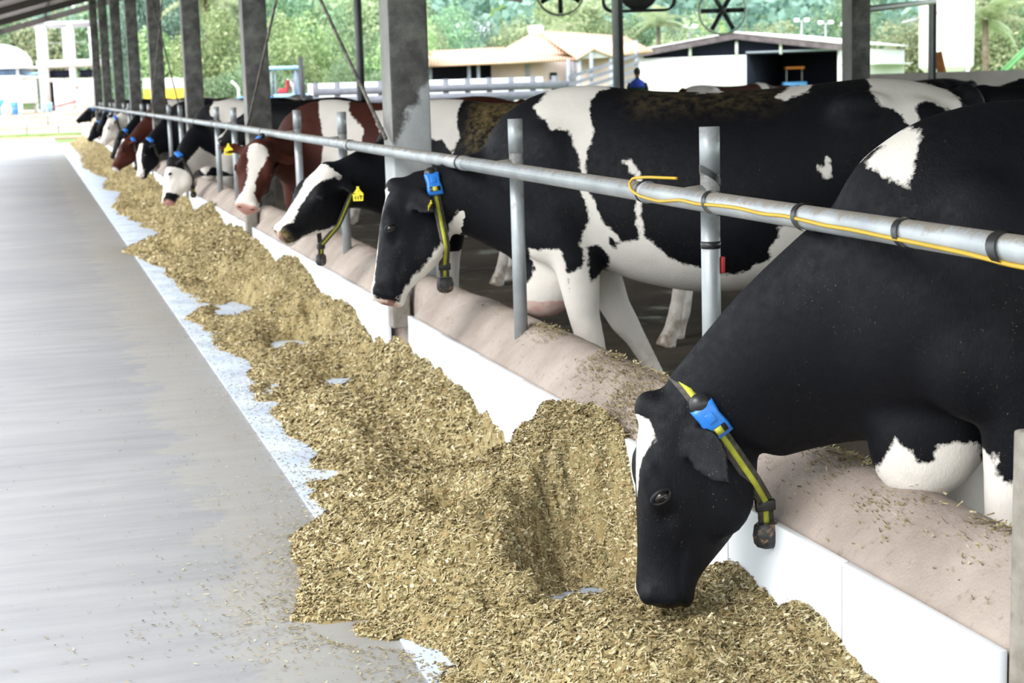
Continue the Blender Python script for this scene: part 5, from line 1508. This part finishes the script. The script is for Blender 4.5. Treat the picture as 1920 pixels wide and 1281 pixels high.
# white silo with faint red lettering, conveyor, board
def silo():
    r = empty('silo', (31.65, 54.4, 0), YAW, 'tall white silo with faint red lettering at upper right', 'silo')
    m = MB(); rg = []
    for z, q in ((1.15, .22), (1.75, .93), (1.80, .955), (3.8, .955), (5.6, .955), (5.65, .98), (5.7, .955), (6.5, .15)):
        an = np.arange(40) * 2 * pi / 40; rg.append(np.stack([q * np.cos(an), q * np.sin(an), np.full(40, z)], 1))
    m.loft(rg).build('shell', MATS['white_paint'], r)
    for a in (.6, 2.2, 3.9, 5.4): part(r, 'leg', 'white_paint', (.9 * cos(a), .9 * sin(a), .9), (.12, .12, 1.8))
    plain('faded_red', (.75, .35, .38), .6, .3)
    # the letters are too blurred to read: short faded strokes in a row
    for j, a in enumerate(np.linspace(-2.25, -1.35, 9)):
        part(r, 'letter_stroke', 'faded_red', (.962 * cos(a), .962 * sin(a), 3.66 + (.02 if j % 2 else 0)), (.012, .055, .14 if j % 3 else .10), rz=a)
    MB().tube([(-.95, 0, 3.5), (-1.6, 0, 3.35)], .05, 8).build('pipe', MATS['steel_grey'], r)
    c = empty('conveyor', (33.3, 53.8, 1.0), YAW, 'green conveyor arm slanting up at the right edge', 'conveyor')
    for y in (-.25, .25): MB().tube([(-.3, y, .0), (1.9, y, 2.1)], .07, 8).build('rail', MATS['green_paint'], c)
    MB().prism([(-.3, .0), (1.9, 2.1), (1.9, 2.02), (-.3, -.08)], 1, -.22, .22).build('belt', MATS['rubber'], c)
    for x in (.1, 1.4): MB().tube([(x, 0, x * .95), (x, 0, -1.05)], .05, 8).build('leg', MATS['green_paint'], c)
silo()
o = MB().box((0, 0, .98), (.12, .04, 2.0), bev=.004).build('leaning_board', MATS['wood_orange']); o.location = (13.13, 21.98, -.05); o.rotation_euler = (0, -.22, YAW)
tag(o, 'orange-brown board leaning by the thin dark pole', 'board')
o = MB().tube([(7.9, 15.2, 2.22), (12.0, 20.95, 2.55)], .035, 8).build('conduit', MATS['steel_grey']); tag(o, 'grey conduit running from the inner column to the thin dark pole', 'pipe')
for x, y, z, lab in ((48.98, 102.4, 5.2, 'floodlight mast left of the pair above the white shed'), (50.47, 101.95, 5.0, 'floodlight mast right of the pair above the white shed'), (51.87, 101.5, 4.85, 'floodlight mast beside the inner column'), (41.89, 104.3, 5.0, 'floodlight mast above the left end of the shed')):
    r = empty('floodlight_mast', (x, y, 0), YAW, lab, 'light pole', 'floodlight masts beyond the shed')
    MB().tube([(0, 0, 0), (0, 0, z)], .07, 8).build('mast', MATS['steel_grey'], r); part(r, 'crossbar', 'steel_grey', (0, 0, z - .1), (1.0, .08, .08))
    for q in (-.33, .33): part(r, 'lamp', 'white_paint', (q, -.05, z), (.34, .12, .24), bev=.03)
# small concrete fence posts with bent tops
for i, (x, y) in enumerate(((9.6, 66.5), (10.7, 66.2), (11.8, 65.9))):
    o = MB().tube([(0, 0, -.05), (0, 0, 1.75), (-.10, 0, 1.92), (-.28, 0, 2.08)], .055, 8).build('fence_post', MATS['white_render'], None, True); o.location = (x - 1.2, y + 4, 0)
    tag(o, ('left', 'middle', 'right')[i] + ' one of three bent-topped concrete fence posts by the shrubs', 'post', 'bent-topped fence posts')

# ------------------------------------------------------------------ ceiling fans
def fan(loc, rz, R_, lab, boxy, spin):
    r = empty('barn_fan', loc, rz, lab, 'fan', 'barn fans hanging from the roof')
    if not boxy:
        an = np.linspace(0, 2 * pi, 41)
        for y in (-.12, .12): MB().tube(np.stack([R_ * np.cos(an), np.full(41, y), R_ * np.sin(an)], 1), .022, 8, False).build('guard_ring', MATS['steel_grey'], r, True)
        MB().loft([np.stack([R_ * np.cos(an[:-1]), np.full(40, y), R_ * np.sin(an[:-1])], 1) for y in (-.12, .12)], False).build('shroud', MATS['steel_grey'], r, True)
    else:
        for y in (-.15, .15):
            P = []
            for cx, cz, a0 in ((R_ - .15, -R_ + .15, -pi / 2), (R_ - .15, R_ - .15, 0), (-R_ + .15, R_ - .15, pi / 2), (-R_ + .15, -R_ + .15, pi)):
                for t in np.linspace(0, pi / 2, 6): P.append((cx + .15 * cos(a0 + t), y, cz + .15 * sin(a0 + t)))
            P.append(P[0]); MB().tube(P, .018, 8, False).build('guard_frame', MATS['steel_dark'], r, True)
        for q in (-.3, 0, .3): MB().tube([(q * R_ * 2, -.15, -R_), (q * R_ * 2, .15, -R_)], .012, 6).build('guard_bar', MATS['steel_dark'], r)
        MB().ell((0, .02, -.10), (R_ * .66, .12, R_ * .82)).build('motor_cover', MATS['steel_dark'], r, True)
    for k in range(6):
        a = spin + k * pi / 3
        M = np.array(Matrix.Rotation(-a, 3, 'Y')) @ np.array(Matrix.Rotation(.45, 3, 'X'))
        MB().box(np.array([cos(a), 0, sin(a)]) * R_ * .54, (R_ * .78, .012, .115), M=M).build('blade', MATS['steel_dark'], r)
    MB().tube([(0, -.1, 0), (0, .16, 0)], .085, 14).build('hub', MATS['steel_dark'], r, True)
    ztop = np.interp(loc[0], [-.95, 8.2, 16.6], [ROOF_Z(-.95), ROOF_Z(8.2), ROOF_Z(8.2) - 1.6]) - loc[2]
    for x in (-.3, .3): MB().tube([(x, .1, R_ * .9), (x, .1, max(ztop, R_ + .2))], .012, 6).build('hanger', MATS['rod_steel'], r)
fan((12.04, 37.93, 3.72), YAW, .56, 'round barn fan at the top edge above the tiled house', False, -.52)
fan((15.62, 36.84, 3.15), YAW - .15, .54, 'round barn fan with six dark blades above the white shed', False, .0)
fan((9.19, 24.95, 3.22), YAW, .55, 'square-caged dark fan at the top edge beside a thin pole', True, .3)
fan((11.64, 19.6, 3.05), YAW, .40, 'square-caged fan cut by the top edge near the silo', True, .1)

# ------------------------------------------------------------------ trees
def crown_mesh(seed, n, rx, rz_, leaf, blobs_=7):
    r = np.random.default_rng(seed)
    C = r.normal(0, .42, (blobs_, 3)) * np.array([rx, rx, rz_]); C[0] = 0
    Rb = r.uniform(.38, .68, blobs_) * min(rx, rz_) * 1.05
    k = r.integers(0, blobs_, n)
    d = r.normal(0, 1, (n, 3)); d /= np.linalg.norm(d, axis=1)[:, None]
    rad = Rb[k] * r.uniform(.72, 1.05, n) * (1 + .18 * np.sin(d[:, 0] * 7 + k) * np.cos(d[:, 2] * 6 + k))
    P = C[k] + d * rad[:, None]
    N = unit_rows(d + r.normal(0, .6, (n, 3)))
    t = unit_rows(np.cross(N, r.normal(0, 1, (n, 3)))); b_ = np.cross(N, t)
    s = leaf * r.uniform(.6, 1.4, n)[:, None]
    V = np.stack([P - t * s, P - b_ * s * .55, P + t * s, P + b_ * s * .55], 1).reshape(-1, 3)
    i = np.arange(n) * 4
    tone = np.clip(r.normal(.5, .25, n), 0, 1)
    return mesh_np('crown', V, np.stack([i, i + 1, i + 2, i + 3], 1), False, {'tone': np.repeat(tone, 4)})
def unit_rows(v): return v / (np.linalg.norm(v, axis=1)[:, None] + 1e-9)
CR = {}
for mt in ('leaf_bright', 'leaf_mid', 'leaf_blue', 'leaf_olive'):
    for v_ in range(2):
        me = crown_mesh(100 + v_ + 10 * len(CR), 7500, 1.0, 1.0, .046, 11); me.materials.append(MATS[mt]); CR[mt, v_] = me
trunk_me = MB().tube([(0, 0, 0), (.03, .02, .5), (0, -.02, 1.0)], [1.0, .75, .5], 8).build('trunk', MATS['bark'], None, True)
TRUNK = trunk_me.data; bpy.data.objects.remove(trunk_me, do_unlink=True)
def tree(x, y, h, w_, mt, lab, z=-.05, trunk=.35, v_=0, grp='trees beyond the barn'):
    r = empty('tree', (x, y, z), random.uniform(0, 6), lab, 'tree', grp)
    c = link('crown', CR[mt, v_], None, r); ch = h * (1 - trunk)
    c.scale = (w_ * .62, w_ * .62, ch * .60); c.location = (0, 0, h * trunk + ch * .5)
    t = link('trunk', TRUNK, None, r); t.scale = (.14 * w_ ** .5 * .5, .14 * w_ ** .5 * .5, h * trunk + ch * .4)
T = [  # x, y, height, width, kind, label
    (7.9, 93, 4.4, 3.2, 'leaf_bright', 'bright green shrubby tree left of the third column'), (8.2, 76.8, 4.2, 3.0, 'leaf_bright', 'bright green shrubby tree between the third and second columns'), (10.2, 77.5, 3.4, 2.8, 'leaf_mid', 'bushy green tree just left of the second column'),
    (11.4, 76.2, 3.9, 2.7, 'leaf_bright', 'bright green tree above the tractor canopy'), (13.3, 79.5, 4.3, 2.9, 'leaf_bright', 'bright green tree right of the tractor'), (15.2, 80.0, 3.4, 2.6, 'leaf_mid', 'low green tree left of the thin steel pole'),
    (16.7, 79.0, 4.3, 2.9, 'leaf_bright', 'bright green tree left of the nearest column'), (20.6, 93.0, 5.3, 3.2, 'leaf_olive', 'yellowish tree right of the nearest column'),
    (6.9, 99, 9.5, 3.4, 'leaf_blue', 'tall bluish tree behind the far columns'), (7.6, 96.5, 5.6, 3.4, 'leaf_blue', 'bluish tree above the white and yellow trailer'), (8.4, 101, 8.0, 4.8, 'leaf_mid', 'tall green tree behind the fourth column'),
    (11.5, 104, 8.6, 5.2, 'leaf_olive', 'tall loose tree behind the third column'), (15.8, 105, 7.8, 5.5, 'leaf_mid', 'tall tree behind the second column'), (20.5, 107, 8.2, 6.0, 'leaf_olive', 'tall pale tree above the tractor'), (25.0, 108, 7.0, 5.5, 'leaf_mid', 'tall tree behind the nearest column'),
    (23.2, 97, 4.6, 3.4, 'leaf_mid', 'dark bush behind the left end of the tiled roof'), (27.0, 103, 4.8, 3.8, 'leaf_blue', 'bluish bush behind the tiled roof'), (30.2, 101, 5.6, 4.4, 'leaf_olive', 'olive tree left of the roof lantern'), (33.0, 104, 6.6, 4.6, 'leaf_bright', 'bright tree right of the roof lantern'),
    (36.6, 105, 5.6, 4.2, 'leaf_olive', 'yellowish tree behind the porch gable'), (39.3, 108, 5.4, 4.2, 'leaf_mid', 'round tree behind the right end of the tiled roof'), (43.2, 110, 4.9, 4.0, 'leaf_olive', 'olive tree above the left end of the white shed'),
    (49.5, 112, 4.9, 4.5, 'leaf_olive', 'yellow-green tree between the floodlight masts'), (55.5, 106, 5.6, 5.0, 'leaf_mid', 'green tree right of the inner column'), (56.5, 101.5, 4.8, 4.2, 'leaf_olive', 'olive tree left of the silo'),
    (50.6, 84, 6.4, 4.8, 'leaf_olive', 'tree directly right of the silo'), (55.4, 86, 6.2, 5.0, 'leaf_mid', 'tree at the right edge behind the palm'), (60, 92, 6.0, 5.5, 'leaf_blue', 'far tree beyond the right edge palm'),
    (-2.2, 152, 9.0, 6.5, 'leaf_mid', 'tree behind the domed tank'), (2.0, 150, 8.5, 6.0, 'leaf_olive', 'tree behind the unfinished building\'s left bay'), (5.6, 149, 8.8, 6.0, 'leaf_mid', 'tree behind the unfinished building\'s right bay')]
for i, (x, y, h, w_, mt, lab) in enumerate(T): tree(x, y, h, w_, mt, lab, trunk=.12 if h < 5 else .2, v_=i % 2)
# clipped hedge of shrubs in front of the trees
for i, (x, y) in enumerate(((7.6, 73.5), (9.3, 73.2), (11.0, 72.6), (12.8, 72.2), (14.5, 71.8))):
    r = empty('shrub', (x, y, -.05), i * 1.3, 'grey-green shrub in the hedge, number counted from the left: ' + ('first', 'second', 'third', 'fourth', 'fifth', 'sixth', 'seventh')[i], 'shrub', 'shrubs of the hedge')
    c = link('foliage', CR['leaf_mid', i % 2], None, r); c.scale = (1.15, 1.0, 1.15); c.location = (0, 0, 1.25)
    t = link('stem', TRUNK, None, r); t.scale = (.05, .05, 1.0)
def palm(x, y, h, L, lab, seed):
    rr = np.random.default_rng(seed)
    r = empty('palm', (x, y, -.05), 0, lab, 'tree', 'palm trees')
    MB().tube([(0, 0, 0), (.05, 0, h * .5), (0, 0, h)], [.20, .15, .13], 10).build('trunk', MATS['bark'], r, True)
    V = []; F = []; ton = []
    n = 12
    for j in range(n):
        t = (j + .5) / n; px_, pz = t * L, .35 * L * t - .75 * L * t * t
        ln = .32 * L * (1 - .75 * t) * (.6 + .4 * min(1, t * 5)); 
        for s in (-1, 1):
            for q in range(2):
                a = len(V); xx = px_ + q * L / n * .5
                V += [(xx, 0, pz), (xx + .07 * L / 2, s * .01, pz), (xx + .35 * ln, s * ln, pz - .45 * ln), (xx + .30 * ln, s * ln, pz - .45 * ln)]
                F.append([a, a + 1, a + 2, a + 3]); ton += [.3 + .5 * rr.random()] * 4
    me = mesh_np('frond', V, np.array(F), False, {'tone': ton}); me.materials.append(MATS['leaf_olive'])
    for k in range(16):
        f = link('frond', me, None, r); f.location = (0, 0, h); f.rotation_euler = (rr.uniform(-.2, .2), -rr.uniform(-.55, .85), k * 2.4)
palm(41.2, 67.5, 3.9, 2.3, 'palm tree with drooping fronds right of the silo', 1)
palm(35.4, 106.1, 6.0, 2.6, 'pale palm behind the porch gable', 2)
palm(39.8, 104.5, 5.4, 2.4, 'pale palm above the right end of the tiled roof', 3)
palm(9.5, 92, 6.6, 2.8, 'feathery palm high between the third and second columns', 4)
palm(29.8, 96, 4.2, 2.2, 'low palm behind the tiled roof, left of the lantern', 5)

# wooded hill
def hill_z(x, y):
    d = x * .27 + y * .963; s = x * .963 - y * .27
    a = s / np.maximum(d, 1)
    top = 34 * sstep(-.235, -.15, a) * (1 - .45 * sstep(.24, .29, a)) + 9
    return -.2 + top * sstep(140, 340, d) + 3 * fbm2(x * .02, y * .02, 81, 3) * sstep(150, 220, d)
def hill():
    d = np.linspace(135, 420, 50); a = np.linspace(-1.3, 1.6, 120)
    Dg, Ag = np.meshgrid(d, a); S_ = Ag * Dg
    X = .27 * Dg + .963 * S_; Y = .963 * Dg - .27 * S_; Z = hill_z(X, Y)
    i = np.arange(X.size).reshape(X.shape)
    Q = np.stack([i[:-1, :-1], i[1:, :-1], i[1:, 1:], i[:-1, 1:]], -1).reshape(-1, 4)
    o = link('hill', mesh_np('hill', np.stack([X, Y, Z], -1).reshape(-1, 3), Q, True), MATS['grass'])
    tag(o, 'grassy hillside behind the farm', 'hill', kind='structure')
    r = np.random.default_rng(77)
    n = 2300
    d = 150 + 230 * r.uniform(0, 1, n) ** .8; a = np.where(r.uniform(0, 1, n) < .68, r.uniform(-.36, .40, n), r.uniform(-.6, 1.1, n))
    x = .27 * d + .963 * a * d; y = .963 * d - .27 * a * d; z = hill_z(x, y)
    Vs = []; ts = []
    for j in range(n):
        m_ = 90 if -.36 < a[j] < .4 else 45; h = r.uniform(6, 12); w_ = h * r.uniform(.18, .34)
        q = r.normal(0, 1, (m_, 3)); q /= np.linalg.norm(q, axis=1)[:, None]; q *= r.uniform(.6, 1, m_)[:, None]
        P = np.array([x[j], y[j], z[j] + h * .58]) + q * np.array([w_, w_, h * .46])
        N = unit_rows(q + r.normal(0, .5, (m_, 3))); t = unit_rows(np.cross(N, r.normal(0, 1, (m_, 3)))); b_ = np.cross(N, t)
        s = r.uniform(.35, .75, m_)[:, None]
        Vs.append(np.stack([P - t * s, P - b_ * s * .6, P + t * s, P + b_ * s * .6], 1).reshape(-1, 3)); ts.append(np.repeat(np.clip(r.normal(r.uniform(.15, .75), .15, m_), 0, 1), 4))
    V = np.concatenate(Vs); i = np.arange(len(V) // 4) * 4
    o = link('forest', mesh_np('forest', V, np.stack([i, i + 1, i + 2, i + 3], 1), False, {'tone': np.concatenate(ts)}), MATS['leaf_blue'])
    tag(o, 'dense bluish green forest covering the hillside', 'forest', kind='stuff')
hill()
